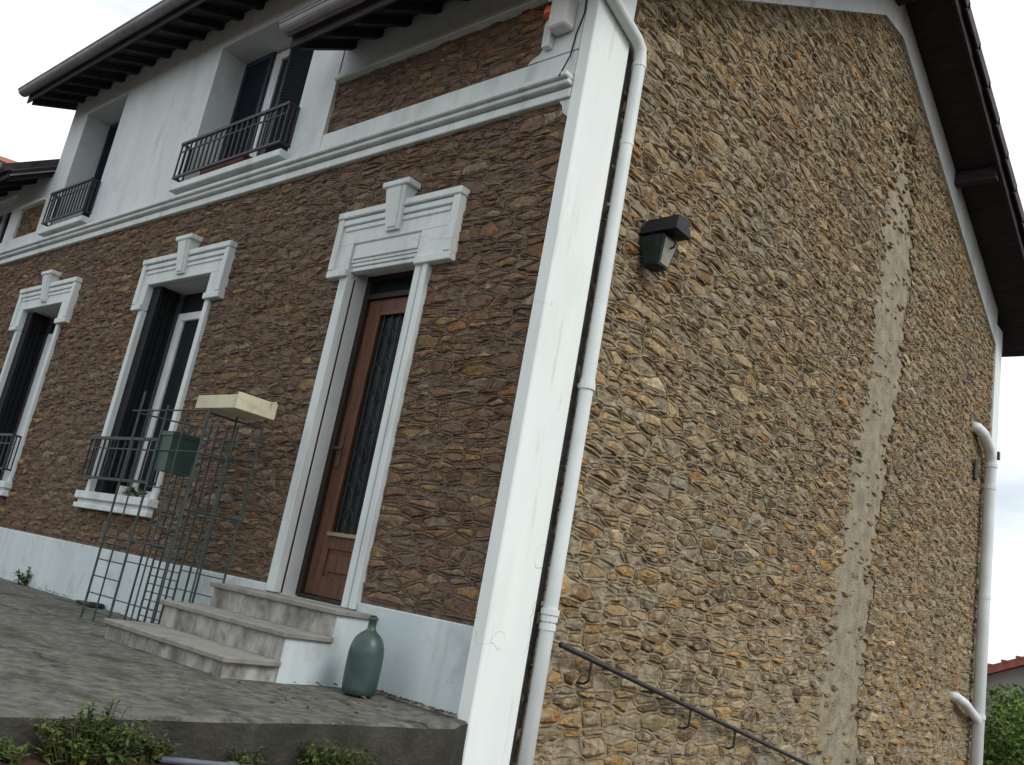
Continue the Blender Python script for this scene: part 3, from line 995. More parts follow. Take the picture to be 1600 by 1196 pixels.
win = window(UC, .12, UC[0], UC[1], UC[2], UC[3], .09, None, -11.2)

# guard rails in front of the windows
def guard(x0, x1, z0, z1, d, n):
    top = MB().box(x0 - .012, x1 + .012, -d - .014, -d + .014, z1 - .016, z1 + .012)
    top.box(x0 - .010, x0 + .010, -d + .014, .0, z1 - .012, z1 + .008).box(x1 - .010, x1 + .010, -d + .014, .0, z1 - .012, z1 + .008)
    top.box(x0 - .012, x1 + .012, -d - .011, -d + .011, z0 - .012, z0 + .012)
    top.box(x0 - .010, x0 + .010, -d + .011, .0, z0 - .010, z0 + .010).box(x1 - .010, x1 + .010, -d + .011, .0, z0 - .010, z0 + .010)
    zc = z1 - .10
    top.box(x0, x1, -d - .006, -d + .006, zc - .006, zc + .006)
    g_ = top.build('window_guard', M['iron'], house)
    for k in range(n + 1):
        x = x0 + (x1 - x0) * k / n
        MB().box(x - .0075, x + .0075, -d - .0075, -d + .0075, z0 + .012, z1 - .016).build('bar', M['iron'], g_)
    for k in (1, 2):
        for xx in (x0, x1):
            y = -d + d * k / 3
            MB().box(xx - .007, xx + .007, y - .007, y + .007, z0 + .010, z1 - .012).build('bar', M['iron'], g_)
guard(UA[0] - .02, UA[1] + .02, 4.33, 4.73, .15, 20)
guard(UB[0] - .02, UB[1] + .02, 4.33, 4.75, .15, 13)
guard(W2[0] - .04, W2[1] + .04, 1.13, 1.52, .13, 9)
guard(W1[0] - .04, W1[1] + .04, 1.13, 1.52, .13, 9)

# door
dy = .17
door = MB().box(DOOR[0], DOOR[0] + .055, dy - .01, dy + .1, .46, 2.97).box(DOOR[1] - .04, DOOR[1], dy - .01, dy + .1, .46, 2.97) \
    .box(DOOR[0] + .055, DOOR[1] - .04, dy - .01, dy + .1, 2.775, 2.815).box(DOOR[0] + .055, DOOR[1] - .04, dy - .01, dy + .1, 2.93, 2.97) \
    .box(DOOR[0] + .055, DOOR[1] - .04, dy - .02, dy + .1, .446, .475).build('door', M['door_dark'], house)
gx0, gx1, gz0, gz1 = -1.815, -1.36, .93, 2.645
lf = MB().box(DOOR[0] + .06, gx0, dy + .02, dy + .07, .48, 2.77, .004).box(gx1, DOOR[1] - .045, dy + .02, dy + .07, .48, 2.77, .004)
lf.box(gx0, gx1, dy + .02, dy + .07, gz1, 2.77).box(gx0, gx1, dy + .02, dy + .07, .48, .62).box(gx0, gx1, dy + .02, dy + .07, .82, gz0)
lf.build('door_leaf', M['door_wood'], door)
lp = MB().box(gx0, gx1, dy + .035, dy + .06, .62, .82)
lp.box(gx0 + .03, gx1 - .03, dy + .025, dy + .05, .65, .79, .01)
lp.build('door_panel', M['door_wood'], door)
MB().box(gx0 - .012, gx0 + .012, dy + .005, dy + .02, gz0, gz1).box(gx1 - .012, gx1 + .012, dy + .005, dy + .02, gz0, gz1) \
    .box(gx0, gx1, dy + .005, dy + .02, gz1 - .012, gz1 + .012).build('bead', M['door_wood'], door)
MB().box(gx0 - .02, gx1 + .02, dy - .005, dy + .02, gz0 - .02, gz0 + .012, .004).build('glazing_sill', M['brass'], door)
MB().box(gx0, gx1, dy + .045, dy + .055, gz0, gz1).box(DOOR[0] + .055, DOOR[1] - .04, dy + .05, dy + .06, 2.815, 2.93).build('pane', M['glass'], door)
gr = MB()
for k in range(5):
    x = gx0 + (gx1 - gx0) * (k + .5) / 5
    gr.tube([(x, dy + .03, gz0), (x, dy + .03, gz1)], .007, 5)
for k in range(7):
    zc = gz0 + .12 + k * .235
    for sg in (-1, 1):
        pts = []
        for i in range(15):
            a_ = i / 14 * math.pi * 2.2
            r_ = .085 * (1 - .045 * i)
            pts.append(((gx0 + gx1) / 2 + sg * (.09 + r_ * math.cos(a_) * .8), dy + .028, zc + r_ * math.sin(a_)))
        gr.tube(pts, .005, 4)
gr.build('iron_grille', M['iron'], door)
MB().box(gx0 - .13, gx0 - .09, dy + .005, dy + .022, 1.42, 1.66, .006).tube([(gx0 - .11, dy + .005, 1.56), (gx0 - .11, dy - .045, 1.56), (gx0 - .01, dy - .05, 1.555)], .010, 6) \
    .build('door_handle', M['handle'], door)

# ---- roof
OV = 0.63
def roof_slab(y0, z0, y1, z1, x0, x1, t):
    n = Vector((0, -(z1 - z0), (y1 - y0))).normalized() * t
    return MB().extrude([(x0, y0, z0), (x0, y1, z1), (x0, y1 + n.y, z1 + n.z), (x0, y0 + n.y, z0 + n.z)], (x1 - x0, 0, 0))
ym, zm = RIDGE
soffit = roof_slab(-.55, z_front(-.55), ym, zm, DX1 + .02, OV - .04, .05)
for a in soffit.v: pass
hpart('roof_boards', soffit, 'wood_dark')
hpart('roof_boards', roof_slab(-.55, z_front(-.55), ym, zm, XL - .3, DX0 - .02, .05), 'wood_dark')
hpart('roof_boards', roof_slab(YR + .75, z_rear(YR + .75), ym, zm, XL - .3, OV - .04, -.05), 'wood_dark')
hpart('roof_boards', roof_slab(-.55, 6.12, ym + .1, 8.72, DX0 - .3, DX1 + .3, .05), 'wood_dark')
rt = roof_slab(-.62, z_front(-.62) + .065, ym, zm + .065, DX1 + .02, OV, .09)
hpart('roof_tiling', rt, 'tile')
hpart('roof_tiling', roof_slab(-.62, z_front(-.62) + .065, ym, zm + .065, XL - .3, DX0 - .02, .09), 'tile')
hpart('roof_tiling', roof_slab(YR + .82, z_rear(YR + .82) + .065, ym, zm + .065, XL - .3, OV, -.09), 'tile')
hpart('roof_tiling', roof_slab(-.62, 6.12 + .06, ym + .1, 8.79, DX0 - .32, DX1 + .32, .09), 'tile')
# barge boards and verge tiles along the gable
def verge(y0, z0, y1, z1):
    d = Vector((0, y1 - y0, z1 - z0)); Ln = d.length; d.normalize()
    up = Vector((0, -d.z, d.y))
    if up.z < 0: up = -up
    p = [Vector((OV - .045, y0, z0)) + up * k for k in (-.14, .06)] + [Vector((OV - .045, y1, z1)) + up * k for k in (.06, -.14)]
    MB().extrude(p, (.035, 0, 0)).build('barge_board', M['wood_dark'], house)
    n = int(Ln / .58)
    s_ = Ln / n
    for k in range(n):
        a0, a1 = k * s_, (k + 1) * s_ + .05
        lo, hi = .065 + .03, .065 - .012
        q = []
        for a, h in ((a0, lo), (a1, hi)):
            c = Vector((OV - .16, y0, z0)) + d * a
            q.append((c + up * h, c + up * (h + .075)))
        pts = [q[0][0], q[1][0], q[1][1], q[0][1]]
        m = MB().extrude(pts, (.20, 0, 0))
        pts2 = [pp + Vector((.20, 0, 0)) - up * (.085 if i < 2 else 0) for i, pp in enumerate(pts)]
        m.extrude(pts2, (.022, 0, 0))
        m.build('verge_tile', M['tile'], house)
verge(YR + .82, z_rear(YR + .82), ym, zm)
verge(-.6, z_front(-.6), ym, zm)
for y, z in ((ym - .06, zm - .23), (8.15, z_rear(8.15) - .16), (2.75, z_front(2.75) - .16)):
    box('purlin', M['wood_dark'], house, -.2, OV - .06, y - .06, y + .06, z - .07, z + .11)
# rafters under the front eaves
def rafters(x0, x1, n, zf, sl):
    for k in range(n):
        x = x0 + (x1 - x0) * k / (n - 1)
        MB().extrude([(x - .035, -.52, zf(-.52) - .085), (x - .035, .03, zf(.03) - .085), (x - .035, .03, zf(.03) - .004), (x - .035, -.52, zf(-.52) - .004)], (.07, 0, 0)) \
            .build('rafter', M['wood_dark'], house)
rafters(DX1 + .12, OV - .1, 10, z_front, .643)
rafters(XL, DX0 - .14, 8, z_front, .643)
rafters(DX0 - .2, DX1 + .2, 18, lambda y: 6.12 + (y + .55) * .4283, .43)
# gutters (half round, zinc)
def gutter(x0, x1, y, z, r=.072):
    vs, fs = [], []
    seg = 10
    for ring, rr in ((0, r), (1, r - .006)):
        for x in (x0, x1):
            for k in range(seg + 1):
                a = math.pi + math.pi * k / seg
                vs.append((x, y + rr * math.cos(a), z + rr * math.sin(a)))
    n = seg + 1
    for k in range(seg):
        fs.append((k, k + 1, n + k + 1, n + k))
        fs.append((2 * n + k, 3 * n + k, 3 * n + k + 1, 2 * n + k + 1))
    for e in (0, 1):
        fs.append(tuple(range(e * n, e * n + n)))
    m = MB().add(vs, fs)
    m.tube([(x0, y - r, z), (x1, y - r, z)], .011, 6)
    o = m.build('gutter', M['zinc'], house, False)
    return o
gutter(DX1 - .02, .28, -.63, 5.055)
gutter(XL, DX0 - .06, -.63, 5.055)
gutter(DX0 - .34, DX1 + .34, -.63, 6.215)
hpart('fascia_board', MB().box(DX1, .55, -.565, -.545, z_front(-.55) - .05, z_front(-.55) + .06)
      .box(XL, DX0 - .02, -.565, -.545, z_front(-.55) - .05, z_front(-.55) + .06).box(DX0 - .3, DX1 + .3, -.565, -.545, 6.07, 6.19), 'wood_dark')
hpart('verge_board', MB().extrude([(DX0 - .05, -.56, z_front(-.56) - .02), (DX0 - .05, .0, z_front(0) - .02), (DX0 - .05, .0, z_front(0) + .16), (DX0 - .05, -.56, z_front(-.56) + .12)], (.03, 0, 0)), 'zinc')
hpart('verge_board', MB().extrude([(DX1 + .02, -.56, z_front(-.56) - .02), (DX1 + .02, .0, z_front(0) - .02), (DX1 + .02, .0, z_front(0) + .16), (DX1 + .02, -.56, z_front(-.56) + .12)], (.03, 0, 0)), 'zinc')

# downpipes
pcx, pcy = .09, .455
dp = MB().tube([(.09, -.60, 5.0), (.09, -.52, 4.93), (.09, .08, 4.735), (.09, .37, 4.645), (.09, .435, 4.60), (.09, .455, 4.52), (.09, .455, 3.0), (.09, .455, 1.0), (.09, .455, -1.2)],
               .046, 14).build('downpipe', M['pvc'], house, True)
for z, r in ((4.48, .050), (3.86, .049), (2.09, .056), (2.12, .051), (.66, .059), (.62, .054), (.57, .052)):
    MB().tube([(pcx, pcy, z - .018), (pcx, pcy, z + .018)], r, 14).build('collar', M['pvc'], dp, False)
for z in (3.4, 2.1, .7):
    MB().box(0, pcx - .03, pcy - .012, pcy + .012, z - .012, z + .012).build('bracket', M['pvc'], dp)
rpx, rpy = .125, 10.44
dp2 = MB().tube([(-.02, 9.80, 4.37), (.06, 9.86, 4.36), (.11, 10.0, 4.30), (rpx, 10.30, 4.16), (rpx, rpy - .03, 4.06), (rpx, rpy, 3.95), (rpx, rpy, 2.0), (rpx, rpy, -2.7)],
                [.075, .078, .08, .08, .08, .08, .08, .08], 14).build('downpipe', M['pvc'], house, True)
for z, r in ((3.93, .092), (3.6, .088), (2.0, .086), (.35, .09)):
    MB().tube([(rpx, rpy, z - .03), (rpx, rpy, z + .03)], r, 14).build('collar', M['pvc'], dp2)
MB().tube([(-.02, 9.46, .56), (.07, 9.50, .56), (.12, 9.7, .50), (rpx, rpy - .04, .30), (rpx, rpy, .18)], .06, 12).build('branch_pipe', M['pvc'], dp2, True)
MB().box(.03, .07, YR + .03, YR + .12, 4.2, 4.32).build('pipe_clip', M['black_plastic'], dp2)

# ------------------------------------------------------------------ steps
steps = thing('stone_steps', (-1.6, -.5, 0), 'three grey concrete steps with worn edges up to the front door', 'steps')
XS0, XS1 = -2.32, -.88
lv = [(.115, -1.07), (.28, -.715), (.445, -.375)]
prev = 0
for i, (z, yf) in enumerate(lv):
    yb = lv[i + 1][1] + .03 if i < 2 else .16
    MB().box(XS0, XS1, yf, yb if i < 2 else -.046, z - .034, z, .006).build('tread', M['step_top'], steps)
    if i == 2:
        MB().box(DOOR[0] + .001, DOOR[1] - .001, -.046, dy + .08, z - .045, z - .001).build('threshold', M['step_top'], steps)
    MB().box(XS0 + .025, XS1 - .035, yf + .03, -.031 if i == 2 else lv[i + 1][1] + .06, prev - (.03 if i == 0 else .0), z - .035).build('riser', M['step_face'], steps)
    prev = z
ck = MB().extrude([(XS1 - .034, lv[1][1] + .035, -.02), (XS1 - .034, -.03, -.02), (XS1 - .034, -.03, lv[2][0] - .035), (XS1 - .034, lv[2][1] + .034, lv[2][0] - .035),
                   (XS1 - .034, lv[2][1] + .034, lv[1][0] - .034), (XS1 - .034, lv[1][1] + .035, lv[1][0] - .034)], (.012, 0, 0))
ck.build('cheek', M['white_base'], steps)

# ------------------------------------------------------------------ glass demijohn
bt = thing('demijohn', (-.61, -.31, 0.0), 'large blue green glass demijohn with a narrow neck standing beside the door steps', 'bottle')
prof = [(.085, .004), (.112, .012), (.121, .05), (.124, .10), (.126, .20), (.124, .27), (.116, .32), (.098, .365), (.070, .395), (.045, .412), (.032, .425), (.029, .445), (.029, .485), (.036, .49), (.036, .502), (.026, .504)]
prof = [(r_ * .84, z_ * .88) for r_, z_ in prof]
MB().lathe(prof, (-.61, -.31, 0), 28).build('body', M['bottle'], bt, True)
MB().tube([(-.61, -.31, .436), (-.61, -.31, .452)], .020, 12).build('stopper', M['black_plastic'], bt)

# ------------------------------------------------------------------ wire trellis, planter on top, green box
tr = thing('wire_trellis', (-2.85, -.48, 0), 'tall dark green wire trellis standing between the steps and the middle window', 'trellis')
def wire(name, a, b, r=.007):
    r *= 1.12
    MB().tube([a, b], r, 5).build(name, M['iron_green'], tr)
FX0, FX1, FY, BY, HT = -3.40, -2.36, -.70, -.24, 1.63
for x, h in ((FX0, 1.78), (-2.97, 1.66), (FX1, HT)):
    wire('upright', (x, FY, 0.0), (x, FY, h), .0085)
for x in (-3.62, -3.42, -3.31, -3.2, -3.09, -2.98, -2.84, -2.70, FX1):
    wire('upright', (x, BY, 0.0), (x, BY, HT if x > -3.5 else .9), .0085)
wire('upright', (FX1, -.47, 0), (FX1, -.47, HT))
for k in range(5):
    z = .07 + .125 * k
    wire('crossbar', (FX0, FY, z), (-2.97, FY, z), .0045)
for k in range(10):
    z = .07 + .0625 * k
    wire('crossbar', (-3.42, BY, z), (-2.98, BY, z), .004)
for k in range(10):
    z = .19 + .14 * k
    wire('crossbar', (-2.98, BY, z), (FX1, BY, z), .004)
for k in range(5):
    wire('crossbar', (-2.97, FY, .19 + .28 * k), (FX1, FY, .19 + .28 * k), .004)
for x in (-3.2, -2.66):
    wire('upright', (x, FY, 0.0), (x, FY, HT), .006)
for z in (.62, 1.36, 1.5, 1.61):
    wire('crossbar', (FX0 if z < 1 else -3.2, FY if z < 1 else BY, z), (FX1, FY if z < 1 else BY, z), .0055)
wire('crossbar', (FX0 - .12, FY, 1.62), (FX1, FY, 1.62), .006)
for z in (.9, 1.3, 1.6):
    wire('crossbar', (FX1, FY, z), (FX1, BY, z), .006)
wire('crossbar', (FX0, FY, 1.60), (-3.2, BY, 1.60), .006)

pb = thing('wooden_planter', (-2.28, -.56, 1.635), 'shallow cream wooden planter box resting on top of the wire trellis', 'planter')
bx0, bx1, by0, by1, bz0, bz1 = -2.575, -2.02, -.70, -.385, 1.635, 1.745
MB().box(bx0, bx1 - .018, by0, by0 + .016, bz0, bz1 - .012, .003).build('side_board', M['plank'], pb)
MB().box(bx1 - .018, bx1, by0 - .006, by1 + .006, bz0 - .004, bz1 + .006, .003).build('end_board', M['plank'], pb)
MB().box(bx0, bx1 - .018, by1 - .016, by1, bz0, bz1 - .008, .003).build('side_board', M['plank'], pb)
MB().box(bx0, bx0 + .016, by0 + .016, by1 - .016, bz0, bz1 - .02).build('end_board', M['plank'], pb)
MB().box(bx0 + .016, bx1 - .018, by0 + .016, by1 - .016, bz0 + .003, bz0 + .018).build('base_board', M['plank'], pb)
MB().tube([(bx0 - .07, by1 - .05, bz1 - .004), (bx1 + .06, by1 - .05, bz1 + .0)], .005, 5).build('wire_handle', M['pot_white'], pb)

gb = thing('green_box', (-2.88, -.58, 1.16), 'plain green plastic flower box hung on the wire trellis', 'planter')
def taper(name, x0, x1, y0, y1, z0, z1, k, m, parent):
    a = [(x0 + k, y0 + k, z0), (x1 - k, y0 + k, z0), (x1 - k, y1 - k, z0), (x0 + k, y1 - k, z0), (x0, y0, z1), (x1, y0, z1), (x1, y1, z1), (x0, y1, z1)]
    i_ = .012
    b = [(x0 + i_, y0 + i_, z1), (x1 - i_, y0 + i_, z1), (x1 - i_, y1 - i_, z1), (x0 + i_, y1 - i_, z1),
         (x0 + i_ + k, y0 + i_ + k, z1 - .06), (x1 - i_ - k, y0 + i_ + k, z1 - .06), (x1 - i_ - k, y1 - i_ - k, z1 - .06), (x0 + i_ + k, y1 - i_ - k, z1 - .06)]
    fs = [(3, 2, 1, 0), (0, 1, 5, 4), (1, 2, 6, 5), (2, 3, 7, 6), (3, 0, 4, 7), (4, 5, 9, 8), (5, 6, 10, 9), (6, 7, 11, 10), (7, 4, 8, 11),
          (8, 9, 13, 12), (9, 10, 14, 13), (10, 11, 15, 14), (11, 8, 12, 15), (12, 13, 14, 15)]
    return MB().add(a + b, fs).build(name, m, parent)
taper('box_body', -2.965, -2.79, -.695, -.465, 1.16, 1.455, .010, M['green'], gb)
MB().box(-2.972, -2.783, -.702, -.692, 1.425, 1.46, .003).build('rim', M['green'], gb)
MB().box(-2.793, -2.783, -.692, -.458, 1.425, 1.46, .003).build('rim', M['green'], gb)
MB().box(-2.95, -2.81, -.68, -.48, 1.36, 1.40).build('compost', M['soil'], gb)

# ------------------------------------------------------------------ wall lantern on the gable
ln = thing('wall_lantern', (0.0, .98, 3.12), 'dark green wall lantern with a black hooded arm on the gable', 'lamp')
MB().box(.0, .03, .88, 1.08, 3.36, 3.56, .008).build('wall_plate', M['lantern_top'], ln)
hd = MB().add([(.02, .86, 3.41), (.36, .86, 3.42), (.36, 1.10, 3.42), (.02, 1.10, 3.41), (.05, .90, 3.545), (.345, .90, 3.555), (.345, 1.06, 3.555), (.05, 1.06, 3.545)],
              [(3, 2, 1, 0), (0, 1, 5, 4), (1, 2, 6, 5), (2, 3, 7, 6), (3, 0, 4, 7), (4, 5, 6, 7)])
hd.build('hood', M['lantern_top'], ln)
def frust(c, w0, w1, z0, z1):
    a = [(c[0] + sx * w_, c[1] + sy * w_, z) for z, w_ in ((z0, w0), (z1, w1)) for sx, sy in ((-1, -1), (1, -1), (1, 1), (-1, 1))]
    return a
lc = (.135, .98)
bd = frust(lc, .072, .118, 3.145, 3.385)
MB().add(bd, [(3, 2, 1, 0), (4, 5, 6, 7), (0, 1, 5, 4), (3, 0, 4, 7), (2, 3, 7, 6), (1, 2, 6, 5)]).build('body', M['lantern'], ln)
def lerp(a, b, t): return tuple(x + (y - x) * t for x, y in zip(a, b))
p1, p2, p3, p4 = bd[1], bd[2], bd[6], bd[5]
qd = [lerp(lerp(p1, p2, .12), lerp(p4, p3, .12), .07), lerp(lerp(p1, p2, .88), lerp(p4, p3, .88), .07), lerp(lerp(p1, p2, .88), lerp(p4, p3, .88), .92), lerp(lerp(p1, p2, .12), lerp(p4, p3, .12), .92)]
MB().extrude([(a + .001, b, c) for a, b, c in qd], (.006, 0, 0)).build('pane', M['lantern_glass'], ln)
p1, p2, p3, p4 = bd[0], bd[1], bd[5], bd[4]
qd = [lerp(lerp(p1, p2, u), lerp(p4, p3, u), v) for u, v in ((.12, .07), (.88, .07), (.88, .92), (.12, .92))]
MB().extrude([(a, b - .001, c) for a, b, c in qd], (0, -.006, 0)).build('pane', M['lantern'], ln)
MB().lathe([(.02, 0), (.05, .012), (.085, .03)], (lc[0], lc[1], 3.115), 12).lathe([(.10, 0), (.13, .02), (.05, .035)], (lc[0], lc[1], 3.385), 4).build('cap', M['lantern_top'], ln)
MB().tube([(.265, .98, 3.41), (.30, .98, 3.36), (.285, .98, 3.31), (.255, .98, 3.30)], .010, 6).build('scroll', M['lantern_top'], ln)

ln.scale = (.88, .88, .88)

# ------------------------------------------------------------------ handrail on the gable
hr = thing('handrail', (0.07, .65, .47), 'black iron handrail sloping down the lower part of the gable wall', 'handrail')
def rz(y): return .473 - .1807 * (y - .65)
MB().tube([(.085, .62, rz(.62)), (.085, 3, rz(3)), (.085, 6.5, rz(6.5)), (.085, 10.0, rz(10))], .0175, 10).build('rail', M['iron'], hr, True)
for y in (.98, 2.35, 3.12, 4.9, 6.6, 8.4):
    MB().tube([(-.01, y - .02, rz(y) - .155), (.05, y, rz(y) - .155), (.082, y, rz(y) - .13), (.085, y, rz(y) - .01)], .009, 6).build('bracket', M['iron'], hr)

# ------------------------------------------------------------------ small wall fixtures
al = thing('alarm_siren', (-.24, -.05, 4.52), 'small white alarm box with an orange lamp on the pilaster head', 'alarm')
MB().box(-.29, -.13, -.16, -.047, 4.50, 4.74, .012).build('box', M['box_white'], al)
MB().box(-.31, -.14, -.165, -.16, 4.72, 4.745).build('lid', M['box_white'], al)
MB().lathe([(.046, 0), (.046, .03), (.040, .062), (.018, .078)], (-.315, -.12, 4.63), 14).build('lens', M['red_amber'], al, True)
tag(MB().box(0.0, .05, 9.92, 10.06, 3.62, 3.92, .008).build('wall_vent', M['black_plastic']), 'dark vent cover on the gable wall beside the rear downpipe', 'vent')

# window sill things
fp = thing('potted_plant', (-4.62, -.06, 1.0), 'small white pot with a drooping plant on the middle window sill', 'plant')
MB().lathe([(.035, 0), (.045, .01), (.055, .08), (.05, .085)], (-4.66, -.045, 1.0), 12).build('pot', M['pot_white'], fp, True)
rl = random.Random(3)
def leaves(center, rad, n, size, rnd, flat=1.0, up=.5, bias=None):
    m = MB()
    for _ in range(n):
        while True:
            d = Vector((rnd.uniform(-1, 1), rnd.uniform(-1, 1), rnd.uniform(-1, 1)))
            if d.length < 1:
                break
        d = Vector((d.x * rad[0], d.y * rad[1], d.z * rad[2]))
        c = Vector(center) + d
        a = Vector((rnd.gauss(0, 1), rnd.gauss(0, 1), rnd.gauss(up, .7))).normalized()
        b = a.cross(Vector((rnd.gauss(0, 1), rnd.gauss(0, 1), rnd.gauss(0, 1)))).normalized()
        s_ = size * rnd.uniform(.6, 1.35)
        wd = s_ * rnd.uniform(.22, .36)
        nrm = a.cross(b)
        tip = c + a * s_ - nrm * s_ * .2
        m.add([c, c + a * s_ * .45 + b * wd, tip, c + a * s_ * .45 - b * wd], [(0, 1, 2), (0, 2, 3)])
    return m
lm = leaves((-4.42, -.04, 1.03), (.16, .04, .035), 70, .05, rl)
lm.tube([(-4.66, -.045, 1.06), (-4.5, -.045, 1.07), (-4.3, -.045, 1.02)], .004, 4)
lm.build('foliage', M['leaf'], fp)
fb = thing('window_box', (-4.3, -.05, 4.26), 'dark red flower box behind the guard rail of the large upper window', 'planter')
MB().box(-4.85, -4.05, -.10, .06, 4.262, 4.37, .01).build('box_body', M['flowers_red'], fb)
MB().box(-4.87, -4.03, -.11, .07, 4.355, 4.38, .004).build('rim', M['flowers_red'], fb)

# ------------------------------------------------------------------ foot of the facade: drain pot and sprig
pt = thing('drain_gully', (-4.6, -.09, 0), 'low black drain gully at the foot of the white plinth', 'drain')
MB().lathe([(.06, 0), (.07, .01), (.07, .035), (.06, .04), (.05, .03)], (-4.45, -.10, .0), 14).build('rim', M['black_plastic'], pt)
MB().box(-4.76, -4.53, -.14, -.04, 0, .025, .006).build('grate', M['black_plastic'], pt)

def weed(name, base, h, spread, n, label, size, seed, group=None, tilt=(0, 0)):
    r_ = random.Random(seed)
    t_ = thing(name, base, label, 'weed', group)
    st_, lf_ = MB(), MB()
    for k in range(n):
        a = r_.uniform(0, 2 * math.pi)
        rr = spread * math.sqrt(r_.random())
        hh = h * r_.uniform(.45, 1.0) * (1 - .45 * rr / spread)
        b0 = Vector(base) + Vector((math.cos(a) * rr * .35 * .6, math.sin(a) * rr * .5, -.02))
        tp = Vector(base) + Vector((math.cos(a) * rr * .6 + tilt[0] * hh, math.sin(a) * rr + tilt[1] * hh, hh))
        md = (b0 + tp) / 2 + Vector((0, 0, hh * .12))
        st_.tube([b0, md, tp], [.0035, .0028, .0015], 4)
        for q in range(r_.randint(7, 12)):
            t = r_.uniform(.2, 1.05)
            c = b0.lerp(md, t * 2) if t < .5 else md.lerp(tp, (t - .5) * 2)
            d = Vector((r_.gauss(0, 1), r_.gauss(0, 1), r_.gauss(.35, .5))).normalized()
            s_ = size * r_.uniform(.6, 1.3) * (1.15 - .4 * t)
            sd_ = d.cross(Vector((0, 0, 1)))
            if sd_.length < .1:
                continue
            sd_.normalize()
            wv = s_ * r_.uniform(.2, .33)
            dn = Vector((0, 0, -s_ * .18))
            lf_.add([c, c + d * s_ * .4 + sd_ * wv, c + d * s_ + dn, c + d * s_ * .4 - sd_ * wv], [(0, 1, 2), (0, 2, 3)])
    st_.build('stem', M['stem'], t_)
    lf_.build('foliage', M['leaf'], t_)
    return t_
gz = ground_z
weed('weed_clump', (.30, -2.30, gz(.3, -2.3)), .235, .23, 95, 'largest bushy clump of weeds against the terrace edge', .040, 1, 'weeds along the terrace edge')
weed('weed_clump', (.32, -2.62, gz(.3, -2.6)), .10, .12, 26, 'small low weed at the far left of the terrace edge', .034, 2, 'weeds along the terrace edge')
weed('weed_clump', (.27, -2.03, gz(.3, -2.03)), .15, .10, 26, 'short upright weed just right of the largest clump', .036, 3, 'weeds along the terrace edge')
weed('weed_clump', (.27, -1.62, gz(.3, -1.62)), .14, .09, 22, 'narrow sparse weed in the middle of the terrace edge', .034, 4, 'weeds along the terrace edge')
weed('weed_clump', (.28, -1.20, gz(.3, -1.20)), .225, .15, 48, 'taller leafy weed below the demijohn at the terrace edge', .038, 5, 'weeds along the terrace edge')
weed('weed_clump', (.28, -1.02, gz(.3, -1.02)), .20, .11, 32, 'rightmost weed against the terrace edge near the corner', .036, 6, 'weeds along the terrace edge')
weed('wall_sprig', (-6.15, -.06, 0), .20, .13, 12, 'dark green sprig growing at the foot of the white plinth', .07, 8)

lt = MB()
for k in range(420):
    a_ = rl.random()
    if a_ < .55:
        x_, y_ = rl.uniform(-.9, -.05), -.035 - abs(rl.gauss(0, .045))
    elif a_ < .8:
        x_, y_ = rl.uniform(-6.5, -2.4), -.035 - abs(rl.gauss(0, .05))
    else:
        x_, y_ = rl.uniform(-.95, .05), rl.uniform(-1.3, -.05)
    if x_ > edge_x(y_) - .03:
        continue
    s_, q_ = rl.uniform(.006, .022), rl.uniform(0, 6.28)
    u_, v_ = Vector((math.cos(q_), math.sin(q_), rl.uniform(-.25, .25))) * s_, Vector((-math.sin(q_), math.cos(q_), rl.uniform(-.3, .3))) * s_ * rl.uniform(.3, .8)
    c_ = Vector((x_, y_, .011 + rl.uniform(0, .006)))
    lt.add([c_ - u_, c_ - v_, c_ + u_, c_ + v_ + Vector((0, 0, s_ * .3))], [(0, 1, 2), (0, 2, 3)])
tag(lt.build('leaf_litter', M['litter']), 'brown leaf litter and grit along the foot of the plinth', None, None, 'stuff')
hz = thing('garden_hose', (.40, -1.8, gz(.4, -1.8)), 'thin grey blue pipe lying on the soil below the terrace', 'hose')
MB().tube([(.30, -2.02, gz(.3, -2.02) + .022), (.30, -1.7, gz(.3, -1.7) + .020), (.30, -1.3, gz(.3, -1.3) + .018), (.31, -.5, gz(.3, -.5) + .018)], .013, 8).build('pipe', M['hose'], hz, True)
MB().tube([(.30, -1.725, gz(.3, -1.7) + .0215), (.30, -1.68, gz(.3, -1.7) + .0195)], .018, 8).build('coupling', M['hose'], hz, True)

# ------------------------------------------------------------------ background, right: hedge bush and red roofed house
def bush(name, c, rad, n, label, seed):
    r_ = random.Random(seed)
    b = thing(name, (c[0], c[1], gz(c[0], c[1])), label, 'bush')
    tk = MB()
    base = Vector((c[0], c[1], gz(c[0], c[1]) - .05))
    m = MB()
    for k in range(26):
        d = Vector((r_.gauss(0, 1), r_.gauss(0, 1), r_.gauss(.3, .8))).normalized()
        e = Vector(c) + Vector((d.x * rad[0], d.y * rad[1], d.z * rad[2])) * r_.uniform(.55, .95)
        tk.tube([base, base.lerp(e, .5) + Vector((r_.uniform(-.1, .1), r_.uniform(-.1, .1), .15)), e], [.04, .022, .008], 5)
        q = leaves(e, (rad[0] * .42, rad[1] * .42, rad[2] * .36), n // 26, .10, r_)
        m.v += []
        m.add(q.v, q.f)
    tk.build('stem', M['stem'], b)
    m.build('foliage', M['leaf_dark'], b)
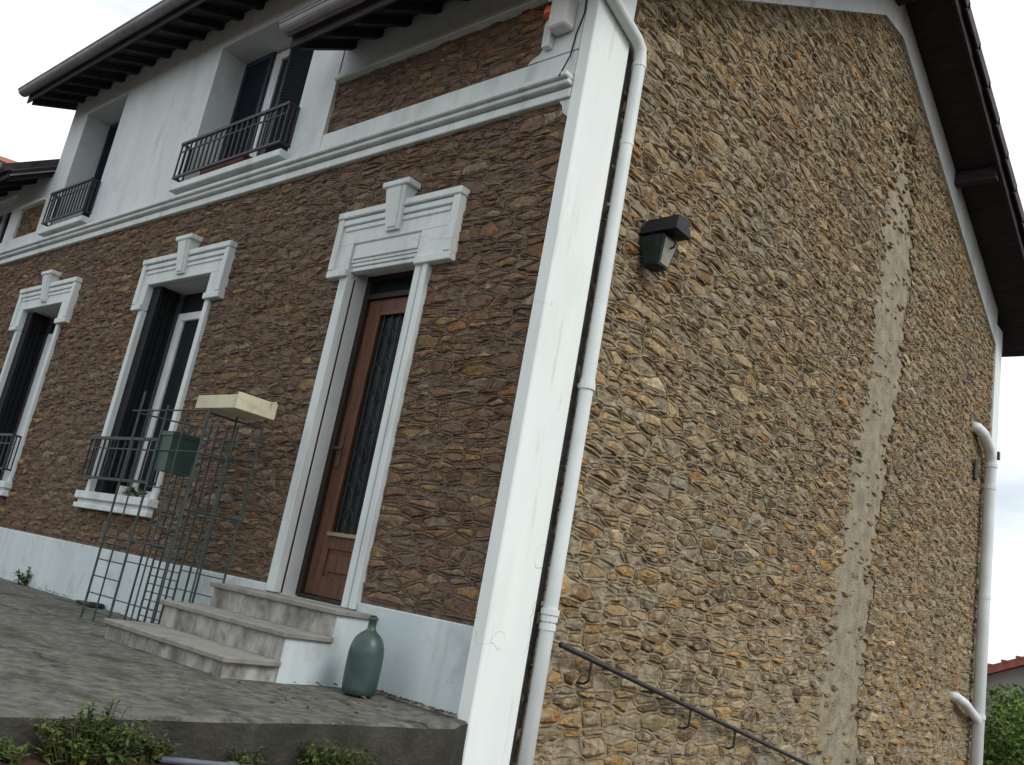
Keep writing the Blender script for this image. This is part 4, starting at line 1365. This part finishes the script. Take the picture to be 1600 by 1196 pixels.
bush('garden_bush', (-.25, 15.2, -.75), (1.15, 1.2, 1.5), 12000, 'bright green leafy bush behind the rear corner of the house', 4)

nb = thing('neighbour_house', (-1.2, 26, -1.6), 'low beige house with a red tiled gable roof behind the bush', 'house')
hx0, hx1, hy0, hy1, ax = -3.9, 4.3, 24.0, 31.0, .2
sl = .46
def gz_(x): return 2.60 - sl * abs(x - ax)
MB().extrude([(hx0 + .35, hy0, -3), (hx1 - .35, hy0, -3), (hx1 - .35, hy0, gz_(hx1 - .35)), (ax, hy0, gz_(ax)), (hx0 + .35, hy0, gz_(hx0 + .35))], (0, hy1 - hy0, 0)).build('wall', M['pale_wall'], nb)
rr = MB()
for xe in (hx0, hx1):
    rr.extrude([(xe, hy0 - .35, gz_(xe) + .005), (ax, hy0 - .35, gz_(ax) + .005), (ax, hy0 - .35, gz_(ax) + .22), (xe, hy0 - .35, gz_(xe) + .22)], (0, hy1 - hy0 + .7, 0))
    for k in range(12):
        t0 = (k + .3) / 12
        x_ = xe + (ax - xe) * t0
        rr.box(x_ - .07, x_ + .07, hy0 - .37, hy1 + .37, gz_(x_) + .20, gz_(x_) + .26)
rr.build('roof', M['tile_red'], nb)
MB().extrude([(-2.62, hy0 - .9, .70), (-.6, hy0 - .9, -.02), (-.6, hy0 - .9, .10), (-2.62, hy0 - .9, .82)], (0, .88, 0)).build('awning', M['black_plastic'], nb)

# ------------------------------------------------------------------ background, left: next house's red roof
nl = thing('terrace_house', (-23.5, 4, 0), 'next house along with a red tiled roof just showing beyond the left eaves', 'house')
MB().box(-26.7, -18.9, 1.3, 6.7, -1.0, 8.3).build('wall', M['pale_wall'], nl)
a = [(-27, 1.0, 8.36), (-18.6, 1.0, 8.36), (-18.6, 7.0, 8.36), (-27, 7.0, 8.36), (-24, 4.0, 9.7), (-21.6, 4.0, 9.7)]
MB().add(a, [(3, 2, 1, 0), (0, 1, 5, 4), (1, 2, 5), (2, 3, 4, 5), (3, 0, 4)]).build('roof', M['tile_red'], nl)
